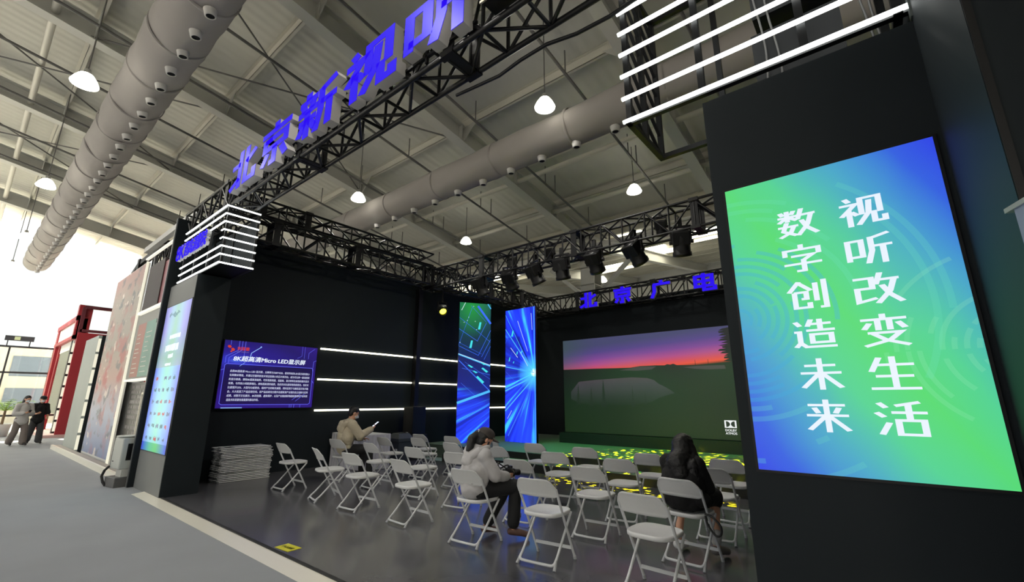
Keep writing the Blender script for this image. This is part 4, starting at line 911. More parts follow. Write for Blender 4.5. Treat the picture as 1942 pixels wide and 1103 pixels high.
# silver case on a stand
t = thing('silver_case', 'pale silver case with hanging black cable on a dark base by the left pillar', 'case', (-11.02, 2.20, FZ), math.radians(8))
bevel(MB().box(-0.19, -0.15, 0.0, 0.24, 0.2, 0.17).build('base', mat('grey_base', (88, 88, 88), 0.5), t).data, 0.01)
MB().box(-0.02, -0.06, 0.17, 0.2, 0.12, 0.32).build('stem', mat('pale_metal', (186, 188, 184), 0.4), t)
b_ = bevel(MB().box(-0.17, -0.12, 0.30, 0.22, 0.16, 0.84).build('body', mat('silver_case_metal', (176, 180, 176), 0.4), t).data, 0.02)
MB().lathe([(0.0, 0), (0.16, 0), (0.19, 0.02), (0.17, 0.03), (0, 0.03)], 24, (0.03, 0.02, 0.845)).build('lid', mat('silver_case_metal', (176, 180, 176), 0.4), t)
MB().box(0.2205, -0.04, 0.45, 0.222, 0.04, 0.74).box(-0.1, -0.1215, 0.42, -0.05, -0.12, 0.44).build('dark_mark', M_TRUSS, t)
MB().tube([(-0.15, -0.13, 0.34), (-0.20, -0.17, 0.27), (-0.22, -0.19, 0.17), (-0.18, -0.17, 0.07), (-0.12, -0.15, 0.02)], 0.022, 8).build('cable', M_TRUSS, t)
# red stand at the end of the aisle
M_RED2 = mat('dark_red_panel', (150, 34, 44), 0.5)
t = thing('red_stand', 'red exhibition stand with arch frame at the far end of the aisle', 'stand')
MB().box(-26.9, 2.95, FZ, -26.75, 5.6, 4.35).build('side_wall', M_RED2, t)
MB().box(-36.0, 2.9, 4.2, -27.0, 3.2, 5.0).build('fascia', mat('pale_pink_fascia', (232, 220, 220), 0.5), t)
mb = MB(); mb.box(-32.8, 2.86, FZ, -32.2, 3.2, 5.1).box(-32.8, 2.84, 4.9, -27.0, 3.0, 5.12).box(-32.8, 2.84, 4.1, -27.0, 3.0, 4.25).box(-27.3, 2.84, 4.1, -27.0, 3.3, 5.6); mb.build('arch', M_RED, t)
MB().box(-33.0, 2.6, FZ, -26.6, 5.6, 0.10).build('plinth', mat('pale_pink_plinth', (206, 170, 166), 0.5), t)
MB().box(-31.4, 3.0, 0.9, -28.4, 3.06, 3.7).build('grey_screen', mat('green_grey_screen', (118, 124, 110), 0.4), t)
MB().box(-31.4, 2.98, 3.7, -27.6, 3.06, 4.15).build('white_header', M_WHITE, t)
MB().box(-28.2, 2.96, 0.1, -27.9, 3.1, 4.1).build('post', M_TRUSS, t); MB().box(-32.1, 2.96, 0.1, -31.7, 3.1, 4.1).build('post', M_RED2, t)
mb = MB()
for i in range(8): mb.box(-27.62, 2.95, 0.2+0.48*i, -27.55, 3.05, 0.58+0.48*i)
mb.build('lit_edge', emis('lit_edge', (255, 250, 225), 1.4), t)
mb = MB(); mb.bar((-26.9, 3.0, 4.45), (-26.9, 5.2, 4.45), 0.12).bar((-26.9, 3.0, 5.5), (-26.9, 5.2, 5.5), 0.14).bar((-26.9, 3.0, 4.35), (-26.9, 3.0, 5.5), 0.12).bar((-26.9, 4.6, 4.35), (-26.9, 4.6, 5.5), 0.2).bar((-26.9, 5.2, 4.4), (-23.0, 5.2, 4.9), 0.1); mb.build('top_frame', mat('dark_red_frame', (96, 34, 44), 0.5), t)
t = thing('steel_gantry', 'open dark steel gantry frame standing above the grey panel', 'frame')
mb = MB(); mb.bar((-19.8, 3.4, FZ), (-19.8, 3.4, 6.35), 0.22).bar((-19.8, 3.4, 6.2), (-16.9, 3.4, 6.35), 0.16).bar((-22.4, 3.4, 5.5), (-19.8, 3.4, 6.3), 0.14).bar((-22.4, 3.4, 3.9), (-22.4, 3.4, 5.5), 0.16).bar((-22.4, 3.4, 5.5), (-20.0, 3.4, 5.5), 0.12).bar((-22.4, 3.4, 3.9), (-19.8, 3.4, 4.55), 0.2).bar((-22.4, 3.4, FZ), (-22.4, 3.4, 3.9), 0.12); mb.build('frame', M_TRUSS, t)
MB().box(-19.3, 3.55, FZ, -17.6, 3.65, 4.6).build('white_back_board', M_WHITE, t)

# ================================================================== CHAIRS
def seat_mesh():
    mb = MB(); n = 40
    def ring(s, z):
        out = []
        for k in range(n):
            a = 2*PI*k/n; ca, sa = math.cos(a), math.sin(a); e = 0.55
            x = 0.205*s*math.copysign(abs(ca)**e, ca); y = 0.205*s*math.copysign(abs(sa)**e, sa)
            x *= (1.0-0.10*(y/0.205 < 0)*abs(y/0.205)**2)
            out.append((x, 0.03+y, z-0.012*(1-s*s)*1.0 + 0.0))
        return out
    rs = [ring(0.02, 0.447), ring(0.5, 0.449), ring(0.85, 0.453), ring(0.94, 0.458), ring(0.985, 0.454), ring(1.0, 0.444), ring(0.995, 0.424), ring(0.96, 0.420), ring(0.93, 0.436), ring(0.4, 0.434), ring(0.02, 0.434)]
    vs = [p for r in rs for p in r]; fs = [(i*n+k, i*n+(k+1) % n, (i+1)*n+(k+1) % n, (i+1)*n+k) for i in range(len(rs)-1) for k in range(n)]
    mb.add(vs, fs, 0, True); mb.add(rs[0], [tuple(reversed(range(n)))], 0); mb.add(rs[-1], [tuple(range(n))], 0)
    return mb
def frame_y(z): return 0.205-0.435*z/0.80
def back_mesh():
    mb = MB(); nu = 22; nz = 9; grid = {}
    zb, zt = 0.600, 0.772
    for side in (0, 1):
        for i in range(nu+1):
            u = -1+2*i/nu; au = abs(u)
            top = zt-0.095*(max(0, au-0.55)/0.45)**2.4
            bot = zb+0.028*(1-u*u)*0.0+0.03*(max(0, au-0.8)/0.2)**2
            for j in range(nz+1):
                s = j/nz; z = bot+(top-bot)*s; y = frame_y(z)-0.035*(1-u*u)
                rim = 0.011 if (j in (0, nz) or i in (0, nu)) else 0.0
                yy = y+(0.010 if side else -0.012)*(1.0)+(0.0 if not rim else (-0.004 if side else 0.0))
                if not side and 0 < i < nu and 0 < j < nz: yy += 0.009   # recessed rear face inside a raised rim
                grid[side, i, j] = (0.222*u, yy, z)
    idx = {k: n for n, k in enumerate(grid)}; vs = [grid[k] for k in idx]; fs = []
    for i in range(nu):
        for j in range(nz):
            fs.append((idx[0, i, j], idx[0, i+1, j], idx[0, i+1, j+1], idx[0, i, j+1])); fs.append((idx[1, i, j], idx[1, i, j+1], idx[1, i+1, j+1], idx[1, i+1, j]))
    for i in range(nu):
        fs.append((idx[0, i, 0], idx[1, i, 0], idx[1, i+1, 0], idx[0, i+1, 0])); fs.append((idx[0, i, nz], idx[0, i+1, nz], idx[1, i+1, nz], idx[1, i, nz]))
    for j in range(nz):
        fs.append((idx[0, 0, j], idx[0, 0, j+1], idx[1, 0, j+1], idx[1, 0, j])); fs.append((idx[0, nu, j], idx[1, nu, j], idx[1, nu, j+1], idx[0, nu, j+1]))
    mb.add(vs, fs, 0, True); return mb
def smooth_pts(P, n=4):
    P = [Vector(p) for p in P]; out = []
    for i in range(len(P)-1):
        p0, p1, p2, p3 = P[max(i-1, 0)], P[i], P[i+1], P[min(i+2, len(P)-1)]
        for k in range(n):
            s = k/n; out.append(0.5*((2*p1)+(-p0+p2)*s+(2*p0-5*p1+4*p2-p3)*s*s+(-p0+3*p1-3*p2+p3)*s**3))
    out.append(P[-1]); return out
def make_chair(label):
    t = thing('folding_chair', label, 'chair', (0, 0, 0), 0, 'white folding chairs set out in rows')
    seat_mesh().build('seat', M_CHAIR, t); back_mesh().build('backrest', M_CHAIR, t)
    for s in (-1, 1):
        leg = MB().tube([(s*0.208, 0.205, 0.012), (s*0.208, frame_y(0.4), 0.4), (s*0.212, frame_y(0.68), 0.68)], 0.0125, 10).build('leg', M_CHAIRLEG, t)
        MB().tube([(s*0.208, 0.207, 0.0), (s*0.208, 0.196, 0.03)], 0.0165, 10).build('foot', M_RUBBER, leg)
    mb = MB(); H = [(-0.187, 0.185, 0.425), (-0.187, 0.10, 0.33), (-0.187, -0.10, 0.115), (-0.187, -0.165, 0.058), (-0.172, -0.185, 0.040), (-0.13, -0.192, 0.034), (0.13, -0.192, 0.034), (0.172, -0.185, 0.040), (0.187, -0.165, 0.058), (0.187, -0.10, 0.115), (0.187, 0.10, 0.33), (0.187, 0.185, 0.425)]
    mb.tube(smooth_pts(H, 3), 0.0125, 10); u = mb.build('rear_leg_frame', M_CHAIRLEG, t)
    for s in (-1, 1): MB().tube([(s*0.190, -0.150, 0.07), (s*0.200, -0.207, 0.0)], [0.0125, 0.0155], 10).build('foot', M_RUBBER, u)
    MB().box(-0.2, frame_y(0.115)-0.006, 0.10, 0.2, frame_y(0.115)+0.006, 0.128).build('crossbar', M_CHAIRLEG, t)
    return t
R1, R2, R3, R4 = 'front row', 'second row', 'third row', 'row nearest the stage'
chairs = [
 (-8.32, 4.02, 0.01, f'empty white folding chair in the {R1}, beside the folded pile'),
 (-7.01, 3.98, -0.26, f'empty white folding chair in the {R1}, turned most sharply to the right'),
 (-6.08, 3.97, 0.05, f'empty white folding chair in the {R1}, third from the folded pile'),
 (-4.92, 3.97, -0.06, f'empty white folding chair in the {R1}, left of the capped woman'),
 (-3.72, 3.92, 0.05, 'white folding chair under the seated woman in the cap'),
 (-2.77, 3.92, 0.10, f'empty white folding chair in the {R1}, right of the capped woman'),
 (-1.66, 3.89, -0.05, f'empty white folding chair in the {R1}, in front of the long haired woman'),
 (-8.40, 5.07, 0.10, 'white folding chair under the man looking at his phone'),
 (-7.20, 5.04, -0.04, f'empty white folding chair in the {R2}, right beside the man with the phone'),
 (-6.04, 5.06, 0.05, f'empty white folding chair in the {R2}, second to the right of the man'),
 (-5.02, 4.99, 0.15, f'empty white folding chair in the {R2}, close behind the capped woman'),
 (-3.82, 4.95, 0.09, f'empty white folding chair in the {R2}, before the capped woman'),
 (-2.79, 4.94, 0.08, f'empty white folding chair in the {R2}, left beside the long haired woman'),
 (-1.67, 4.80, -0.10, 'white folding chair under the long haired woman in black'),
 (-8.10, 5.95, 0.0, f'empty white folding chair in the {R3}, before the skirted table'),
 (-7.45, 6.30, 0.0, f'empty white folding chair in the {R3}, beside the waste bin'),
 (-6.17, 6.02, 0.0, f'empty white folding chair in the {R3}, third from the skirted table'),
 (-5.12, 6.01, 0.12, f'empty white folding chair in the {R3}, beyond the capped woman'),
 (-3.93, 5.94, 0.17, f'empty white folding chair in the {R3}, in the middle of the seating'),
 (-2.84, 5.82, 0.15, f'empty white folding chair in the {R3}, left of the long haired woman'),
 (-1.66, 5.76, 0.0, f'empty white folding chair in the {R3}, right of the long haired woman'),
 (-8.21, 6.96, 0.08, f'empty white folding chair in the {R4}, in front of the black loudspeaker'),
 (-7.23, 7.01, 0.06, f'empty white folding chair in the {R4}, second from the loudspeaker'),
 (-6.16, 7.05, -0.06, f'empty white folding chair in the {R4}, past the capped head'),
 (-4.96, 6.87, 0.08, f'empty white folding chair in the {R4}, before the bright ray screen'),
 (-3.93, 6.81, 0.14, f'empty white folding chair in the {R4}, facing the middle of big screen'),
 (-2.78, 6.66, 0.08, f'empty white folding chair in the {R4}, left of the black hair'),
 (-1.71, 6.65, -0.01, f'empty white folding chair in the {R4}, partly behind the right pillar'),
]
chair0 = make_chair(chairs[0][3])
for i, (x, y, a, lb) in enumerate(chairs):
    c = chair0 if i == 0 else copy_tree(chair0)
    c.location = (x, y, 0.0); c.rotation_euler = (0, 0, a); c['label'] = lb
# pile of folded chairs lying flat by the left wall
def folded_mesh():
    mb = MB()
    for s in (-1, 1):
        mb.tube([(s*0.208, -0.46, 0.011), (s*0.208, 0.46, 0.011)], 0.0092, 8)
        mb.tube([(s*0.186, -0.47, 0.011), (s*0.186, 0.22, 0.011)], 0.009, 8)
    mb.tube([(-0.186, -0.47, 0.011), (0.186, -0.47, 0.011)], 0.009, 8); mb.box(-0.2, -0.36, 0.006, 0.2, -0.335, 0.018)
    mb.box(-0.2, -0.16, 0.006, 0.2, 0.20, 0.016)
    mb.box(-0.215, 0.22, 0.003, 0.215, 0.44, 0.019)
    return mb.mesh('folded_chair', M_CHAIR)
fm = folded_mesh(); rnd = random.Random(21)
NF = 21
for k in range(NF):
    o = link('folded_chair', fm, None, (-10.02+rnd.uniform(-0.012, 0.012)+0.0011*k, 3.83+rnd.uniform(-0.015, 0.015)+(0.03 if k < 18 else 0), 0.001+0.0298*k)); o.rotation_euler = (0, 0, rnd.uniform(-0.004, 0.004)+0.05)
    top = k == NF-1
    tag(o, 'white folded chair lying on top of the pile by the left wall' if top else 'white folded chair lying flat within the pile by the left wall', 'chair', 'folded chairs piled by the left wall')

# ------------------------------------------------------------------ table, bin, loudspeaker
t = thing('skirted_table', 'table with pleated white skirt against the left wall by the seated man', 'table', (-9.68, 6.25, 0))
hx, hy = 0.68, 0.34
bevel(MB().box(-hx, -hy, 0.725, hx, hy, 0.755).build('tabletop', mat('white_table_cloth', (214, 214, 220), 0.7), t).data, 0.008)
mb = MB(); per = []
def pleat(a, b, nrm):
    n_ = int((Vector(b)-Vector(a)).length/0.012)
    for i in range(n_):
        p = Vector(a).lerp(Vector(b), i/n_); per.append(p+Vector(nrm)*(0.006+0.012*math.sin(i*0.75)))
pleat((-hx, -hy, 0), (hx, -hy, 0), (0, -1, 0)); pleat((hx, -hy, 0), (hx, hy, 0), (1, 0, 0)); pleat((hx, hy, 0), (-hx, hy, 0), (0, 1, 0)); pleat((-hx, hy, 0), (-hx, -hy, 0), (-1, 0, 0))
m_ = len(per); vs = []
for z, k in ((0.745, 0.25), (0.6, 0.8), (0.3, 1.1), (0.01, 1.5)):
    for p in per:
        b = Vector((max(-hx, min(hx, p.x)), max(-hy, min(hy, p.y)), 0)); vs.append(b+(p-b)*k+Vector((0, 0, z)))
mb.add(vs, [(i*m_+j, (i+1)*m_+j, (i+1)*m_+(j+1) % m_, i*m_+(j+1) % m_) for i in range(3) for j in range(m_)], 0, True)
mb.build('pleated_skirt', mat('white_table_skirt', (196, 196, 208), 0.8), t)
t = thing('waste_bin', 'dark grey plastic waste bin with swing lid beside the skirted table', 'bin', (-9.62, 7.35, 0))
M_BIN = mat('dark_grey_plastic', (62, 68, 76), 0.4)
mb = MB(); a, b = 0.17, 0.21
mb.add([(-a, -a, 0), (a, -a, 0), (a, a, 0), (-a, a, 0), (-b, -b, 0.52), (b, -b, 0.52), (b, b, 0.52), (-b, b, 0.52)], [(0, 3, 2, 1), (4, 5, 6, 7), (0, 1, 5, 4), (1, 2, 6, 5), (2, 3, 7, 6), (3, 0, 4, 7)]); bevel(mb.build('body', M_BIN, t).data, 0.015)
mb = MB(); b2 = 0.225
mb.add([(-b2, -b2, 0.50), (b2, -b2, 0.50), (b2, b2, 0.50), (-b2, b2, 0.50), (-b2, -b2, 0.58), (b2, -b2, 0.58), (b2, b2, 0.58), (-b2, b2, 0.58), (-.13, -.16, 0.70), (.13, -.16, 0.70), (.13, .16, 0.70), (-.13, .16, 0.70)], [(0, 3, 2, 1), (0, 1, 5, 4), (1, 2, 6, 5), (2, 3, 7, 6), (3, 0, 4, 7), (4, 5, 9, 8), (5, 6, 10, 9), (6, 7, 11, 10), (7, 4, 8, 11), (8, 9, 10, 11)]); bevel(mb.build('lid', M_BIN, t).data, 0.01)
MB().box(-0.09, -0.10, 0.701, 0.09, 0.10, 0.712).build('flap', mat('bin_flap', (30, 32, 36), 0.4), t)
MB().box(0.06, -0.218, 0.26, 0.15, -0.2, 0.34).build('sticker', M_WHITE, t)
t = thing('loudspeaker', 'tall black loudspeaker on a black cabinet before the lowest light strip', 'loudspeaker', (-9.95, 8.02, 0))
MB().box(-0.24, -0.27, 0.0, 0.24, 0.27, 0.62).build('lower_cabinet', M_TRUSS, t)
bevel(MB().box(-0.2, -0.22, 0.62, 0.2, 0.22, 1.34).build('upper_cabinet', M_TRUSS, t).data, 0.015)
MB().box(-0.16, -0.226, 0.66, 0.16, -0.22, 1.30).build('grille', mat('black_grille', (16, 16, 18), 0.8, bump=0.6, bscale=140), t)
MB().box(-0.05, -0.23, 0.66, 0.05, -0.226, 0.685).build('badge', mat('pale_badge', (190, 190, 190), 0.3), t)
# ================================================================== PEOPLE
def V(*a): return Vector(a)
class Soft:
    """rounded pieces fused into one continuous skin"""
    def __init__(self): self.mb = MB()
    def cap(self, p, r0, q, r1):
        p, q = Vector(p), Vector(q); d = q-p; L = max(d.length, 1e-4); prof = []
        for i in range(6): a = -PI/2+PI/2*i/6; prof.append((r0*math.cos(a), r0*math.sin(a)))
        for i in range(7): a = PI/2*i/6; prof.append((r1*math.cos(a), L+r1*math.sin(a)))
        self.mb.lathe(prof, 14, p, axis=d); return self
    def chain(self, pts, rs):
        for i in range(len(pts)-1): self.cap(pts[i], rs[i], pts[i+1], rs[i+1])
        return self
    def ell(self, c, r, fr=None):
        c = Vector(c); X, Y, Z = fr if fr else (V(1, 0, 0), V(0, 1, 0), V(0, 0, 1))
        n, m = 16, 10; vs = []; fs = []
        for i in range(m+1):
            a = -PI/2+PI*i/m
            for k in range(n):
                b = 2*PI*k/n; vs.append(c+X*(max(math.cos(a), 1e-3)*math.cos(b)*r[0])+Y*(max(math.cos(a), 1e-3)*math.sin(b)*r[1])+Z*(math.sin(a)*r[2]))
        fs = [(i*n+k, i*n+(k+1) % n, (i+1)*n+(k+1) % n, (i+1)*n+k) for i in range(m) for k in range(n)]
        self.mb.add(vs, fs); return self
    def hand(self, w, d, n, side, curl=0.9, sc=1.0):
        w, d, n = Vector(w), Vector(d).normalized(), Vector(n).normalized(); s = d.cross(n).normalized(); n = s.cross(d).normalized()
        self.ell(w+d*0.048*sc, (0.037*sc, 0.052*sc, 0.017*sc), (s, d, n)); self.cap(w, 0.025*sc, w+d*0.03*sc, 0.024*sc)
        for i, (o_, L) in enumerate(((-0.029, 0.060), (-0.010, 0.070), (0.010, 0.066), (0.028, 0.050))):
            c = curl*(0.85+0.12*i); b = w+d*0.088*sc+s*(o_*side*sc)
            d1 = d*math.cos(c*0.45)+n*math.sin(c*0.45); d2 = d*math.cos(c*1.35)+n*math.sin(c*1.35)
            m = b+d1*L*0.52*sc; e = m+d2*L*0.48*sc
            self.cap(b, 0.0092*sc, m, 0.0086*sc).cap(m, 0.0086*sc, e, 0.0075*sc)
        b = w+d*0.028*sc-s*(0.030*side*sc); m = b+(d*0.6-s*side*0.6+n*0.45).normalized()*0.036*sc; e = m+(d*0.85-s*side*0.1+n*0.5).normalized()*0.03*sc
        self.cap(b, 0.0125*sc, m, 0.0105*sc).cap(m, 0.0105*sc, e, 0.0085*sc); return self
    def build(self, name, m, parent, voxel=0.008, it=5, fold=0.0, fscale=9.0):
        me = self.mb.mesh('tmp', m); o = bpy.data.objects.new('tmp', me); COL.objects.link(o)
        r = o.modifiers.new('r', 'REMESH'); r.mode = 'VOXEL'; r.voxel_size = voxel; r.use_smooth_shade = True
        sm = o.modifiers.new('s', 'SMOOTH'); sm.factor = 0.5; sm.iterations = it
        if fold:
            tx = bpy.data.textures.new('folds', 'CLOUDS'); tx.noise_scale = 1.0/fscale
            dp = o.modifiers.new('d', 'DISPLACE'); dp.texture = tx; dp.strength = fold; dp.mid_level = 0.32
        m2 = evaluated(o); bpy.data.objects.remove(o); bpy.data.meshes.remove(me)
        m2.materials.clear(); m2.materials.append(m)
        for p in m2.polygons: p.use_smooth = True; p.material_index = 0
        return link(name, m2, parent)
def head_frame(face, up=(0, 0, 1)):
    f = Vector(face).normalized(); r = f.cross(Vector(up)).normalized(); return r, f, r.cross(f).normalized()
def head_parts(s, c, face, neck, sc=1.0):
    r, f, u = head_frame(face); c = Vector(c); F = (r, f, u)
    s.ell(c+u*0.022*sc-f*0.008*sc, (0.076*sc, 0.097*sc, 0.100*sc), F)
    s.ell(c-u*0.045*sc+f*0.028*sc, (0.058*sc, 0.066*sc, 0.075*sc), F); s.ell(c-u*0.098*sc+f*0.062*sc, (0.024*sc, 0.02*sc, 0.017*sc), F)
    s.cap(c+f*0.090*sc+u*0.006*sc, 0.010*sc, c+f*0.108*sc-u*0.030*sc, 0.014*sc)
    s.ell(c+f*0.080*sc+u*0.022*sc, (0.052*sc, 0.016*sc, 0.012*sc), F); s.ell(c+f*0.088*sc-u*0.062*sc, (0.025*sc, 0.010*sc, 0.008*sc), F)
    for k in (-1, 1): s.ell(c+r*k*0.078*sc-u*0.004*sc-f*0.006*sc, (0.011*sc, 0.022*sc, 0.032*sc), F); s.ell(c+r*k*0.045*sc+f*0.055*sc-u*0.028*sc, (0.022*sc, 0.022*sc, 0.02*sc), F)
    s.cap(Vector(neck), 0.062*sc, c-u*0.055*sc-f*0.012*sc, 0.050*sc)
    return F
def eyes(c, F, parent, sc=1.0):
    r, f, u = F
    for k in (-1, 1):
        e = Soft().ell(Vector(c)+f*0.086*sc+r*k*0.032*sc-u*0.001*sc, (0.013*sc, 0.007*sc, 0.008*sc), F); e.mb.build('eye', mat('eye_white', (220, 216, 210), 0.3), parent)
        e = Soft().ell(Vector(c)+f*0.0915*sc+r*k*0.032*sc-u*0.001*sc, (0.0062*sc, 0.003*sc, 0.0062*sc), F); e.mb.build('iris', mat('dark_iris', (26, 18, 14), 0.2), parent)
        MB().tube([Vector(c)+F[1]*0.089*sc+r*k*(0.018+0.010*i)*sc+u*(0.018+0.004*math.sin(PI*i/2))*sc for i in range(3)], 0.004*sc, 6).build('eyebrow', M_HAIR, parent)
def mask_on(c, F, parent, m, sc=1.0):
    r, f, u = F; c = Vector(c)
    s = Soft().ell(c-u*0.045*sc+f*0.045*sc, (0.060*sc, 0.066*sc, 0.052*sc), F).cap(c+f*0.098*sc-u*0.005*sc, 0.012*sc, c+f*0.112*sc-u*0.045*sc, 0.02*sc)
    o = s.build('face_mask', m, parent, 0.006, 2)
    for k in (-1, 1): MB().tube([c+r*k*0.056*sc+f*0.05*sc-u*0.02*sc, c+r*k*0.078*sc-u*0.002*sc, c+r*k*0.086*sc-f*0.02*sc+u*0.02*sc], 0.002, 5).build('ear_loop', m, o)
M_MASK = mat('white_face_mask', (206, 214, 222), 0.7); M_TROUS = mat('black_trousers', (20, 21, 24), 0.8); M_JBEIGE = mat('beige_hooded_jacket', (176, 166, 146), 0.85, noise=0.06, scale=8)
M_JGREY = mat('pale_grey_hooded_jacket', (176, 174, 176), 0.85, noise=0.05, scale=8); M_TEE = mat('black_tee', (12, 12, 14), 0.85); M_CAP = mat('brown_grey_cap', (62, 56, 54), 0.8, bump=0.2, bscale=120)
M_SHOE = mat('dark_shoe', (40, 34, 34), 0.6); M_SNEAK = mat('white_sneaker', (206, 206, 206), 0.6); M_SOLE = mat('brown_sandal', (88, 62, 54), 0.6)
def seated_body(hip, knee, ankle, toe, chest, neck, sh, el, wr, hd, hn, head, face, sc=1.0, curl=(0.9, 0.9), bare_legs=False):
    s = Soft(); hip, knee, ankle, toe = [[Vector(p) for p in q] for q in (hip, knee, ankle, toe)]
    pel = (hip[0]+hip[1])/2
    s.ell(pel+V(0, -0.01, 0.03), (0.155*sc, 0.11*sc, 0.11*sc)); s.chain([pel+V(0, 0, 0.05), (pel+Vector(chest))/2, Vector(chest)], [0.125*sc, 0.115*sc, 0.125*sc])
    s.cap(Vector(sh[0]), 0.075*sc, Vector(sh[1]), 0.075*sc); s.cap(Vector(chest), 0.11*sc, Vector(neck), 0.065*sc)
    for i in (0, 1):
        s.chain([hip[i], knee[i]], [0.082*sc, 0.056*sc]); s.chain([knee[i], knee[i].lerp(ankle[i], 0.35), ankle[i]], [0.054*sc, 0.053*sc, 0.036*sc])
        s.chain([ankle[i]+V(0, 0, -0.035), toe[i]], [0.035*sc, 0.028*sc])
        s.chain([Vector(sh[i]), Vector(el[i]), Vector(wr[i])], [0.055*sc, 0.042*sc, 0.028*sc]); s.hand(wr[i], hd[i], hn[i], -1 if i == 0 else 1, curl[i], sc)
    F = head_parts(s, head, face, neck, sc); return s, F
def sleeves(s, sh, el, wr, r=(0.075, 0.066, 0.05), frac=0.96):
    for i in (0, 1):
        w = Vector(el[i]).lerp(Vector(wr[i]), frac); s.chain([Vector(sh[i]), Vector(el[i]), w], list(r)); s.cap(w, r[2]*1.0, w, r[2]*0.9)
def legs_cloth(s, hip, knee, ankle, r=(0.105, 0.078, 0.062), frac=0.95):
    for i in (0, 1): s.chain([Vector(hip[i]), Vector(knee[i]), Vector(knee[i]).lerp(Vector(ankle[i]), frac)], list(r))
def shoe(a, tpt, parent, m, sc=1.0):
    a, tpt = Vector(a), Vector(tpt); d = (tpt-a); d.z = 0; d.normalize(); base = min(a.z, tpt.z)
    s = Soft().chain([a+V(0, 0, -0.03)-d*0.025, a.lerp(tpt, 0.5)+V(0, 0, -0.012), tpt], [0.044*sc, 0.042*sc, 0.036*sc]); o = s.build('shoe', m, parent, 0.008, 3)
    return o
# --- man with the phone
t = thing('person', 'seated person in beige hooded jacket and white mask looking at a phone', 'person', (-8.39, 5.13, 0.0), math.radians(-8))
hip, knee = [(-0.09, -0.04, 0.555), (0.09, -0.04, 0.555)], [(-0.14, 0.40, 0.545), (0.13, 0.41, 0.545)]
ank, toe = [(-0.15, 0.40, 0.11), (0.15, 0.42, 0.11)], [(-0.17, 0.55, 0.045), (0.18, 0.57, 0.045)]
chest, neck = (0, -0.03, 0.92), (0, 0.02, 1.10); sh = [(-0.185, -0.01, 1.035), (0.185, -0.01, 1.035)]
el, wr = [(-0.25, 0.14, 0.80), (0.25, 0.14, 0.82)], [(-0.10, 0.34, 0.74), (0.13, 0.42, 0.935)]
hd, hn = [(0.5, 0.8, 0.0), (-0.2, 0.85, 0.45)], [(0.3, 0, -1), (-0.6, 0.1, 0.6)]; head, face = (0, 0.075, 1.245), (0.05, 0.93, -0.34)
s, F = seated_body(hip, knee, ank, toe, chest, neck, sh, el, wr, hd, hn, head, face, curl=(0.6, 1.3)); body = s.build('body', M_SKIN, t)
eyes(head, F, body); mask_on(head, F, t, M_MASK)
s = Soft().ell((0, -0.05, 0.60), (0.185, 0.145, 0.12)).chain([V(0, -0.05, 0.62), V(0, -0.05, 0.80), V(0, -0.03, 0.94)], [0.16, 0.158, 0.15]).cap(sh[0], 0.088, sh[1], 0.088).cap(V(0, -0.02, 0.98), 0.12, V(0, 0.0, 1.07), 0.085)
s.ell((-0.09, -0.045, 0.80), (0.12, 0.13, 0.2)).ell((0.09, -0.045, 0.80), (0.12, 0.13, 0.2)); sleeves(s, sh, el, wr, (0.085, 0.082, 0.058), 0.9); jk = s.build('jacket', M_JBEIGE, t, 0.010, 3, 0.022, 11)
s = Soft().chain([V(-0.12, 0.0, 1.10), V(-0.11, -0.11, 1.06), V(0, -0.16, 0.96), V(0.11, -0.11, 1.06), V(0.12, 0.0, 1.10)], [0.03, 0.05, 0.075, 0.05, 0.03]).ell((0, -0.15, 0.96), (0.11, 0.06, 0.13)); s.build('hood', M_JBEIGE, jk, 0.010, 4, 0.015, 12)
s = Soft().ell((0, -0.03, 0.56), (0.17, 0.12, 0.10)); legs_cloth(s, hip, knee, ank); s.build('trousers', M_TROUS, t, 0.010, 4, 0.012, 9)
for i in (0, 1): shoe(ank[i], toe[i], t, M_SHOE)
r, f, u = F; c = Vector(head)
s = Soft().ell(c+u*0.050-f*0.022, (0.086, 0.100, 0.088), F).ell(c+u*0.0-f*0.055, (0.078, 0.06, 0.085), F).ell(c+u*0.085+f*0.04, (0.06, 0.05, 0.03), F); s.build('hair', M_HAIR, t, 0.008, 3, 0.008, 40)
for k in (-1, 1): MB().tube([c+f*0.1+r*k*(0.033+0.024*math.cos(a))+u*0.018*math.sin(a) for a in [2*PI*i/14 for i in range(14)]], 0.0022, 5, closed=True).build('spectacle_rim', mat('dark_rim', (24, 24, 26), 0.3), t)
wv = Vector(wr[1]); M3 = t.matrix_basis
ph = thing('phone', 'lit phone held up by the seated man in the beige jacket', 'phone', (-8.39, 5.13, 0.0), math.radians(-8))
d_ = Vector(hd[1]).normalized(); pc = wv+d_*0.115+V(-0.03, 0.01, 0.035)
ux, uy = V(1, 0, 0), V(0, 0.80, 0.60); un = ux.cross(uy)
MB().obox(pc, ux*0.036, uy*0.075, un*0.004).build('case', M_TRUSS, ph); MB().obox(pc+un*0.0045, ux*0.033, uy*0.070, un*0.0006).build('display', emis('phone_display', (210, 220, 240), 1.6), ph)
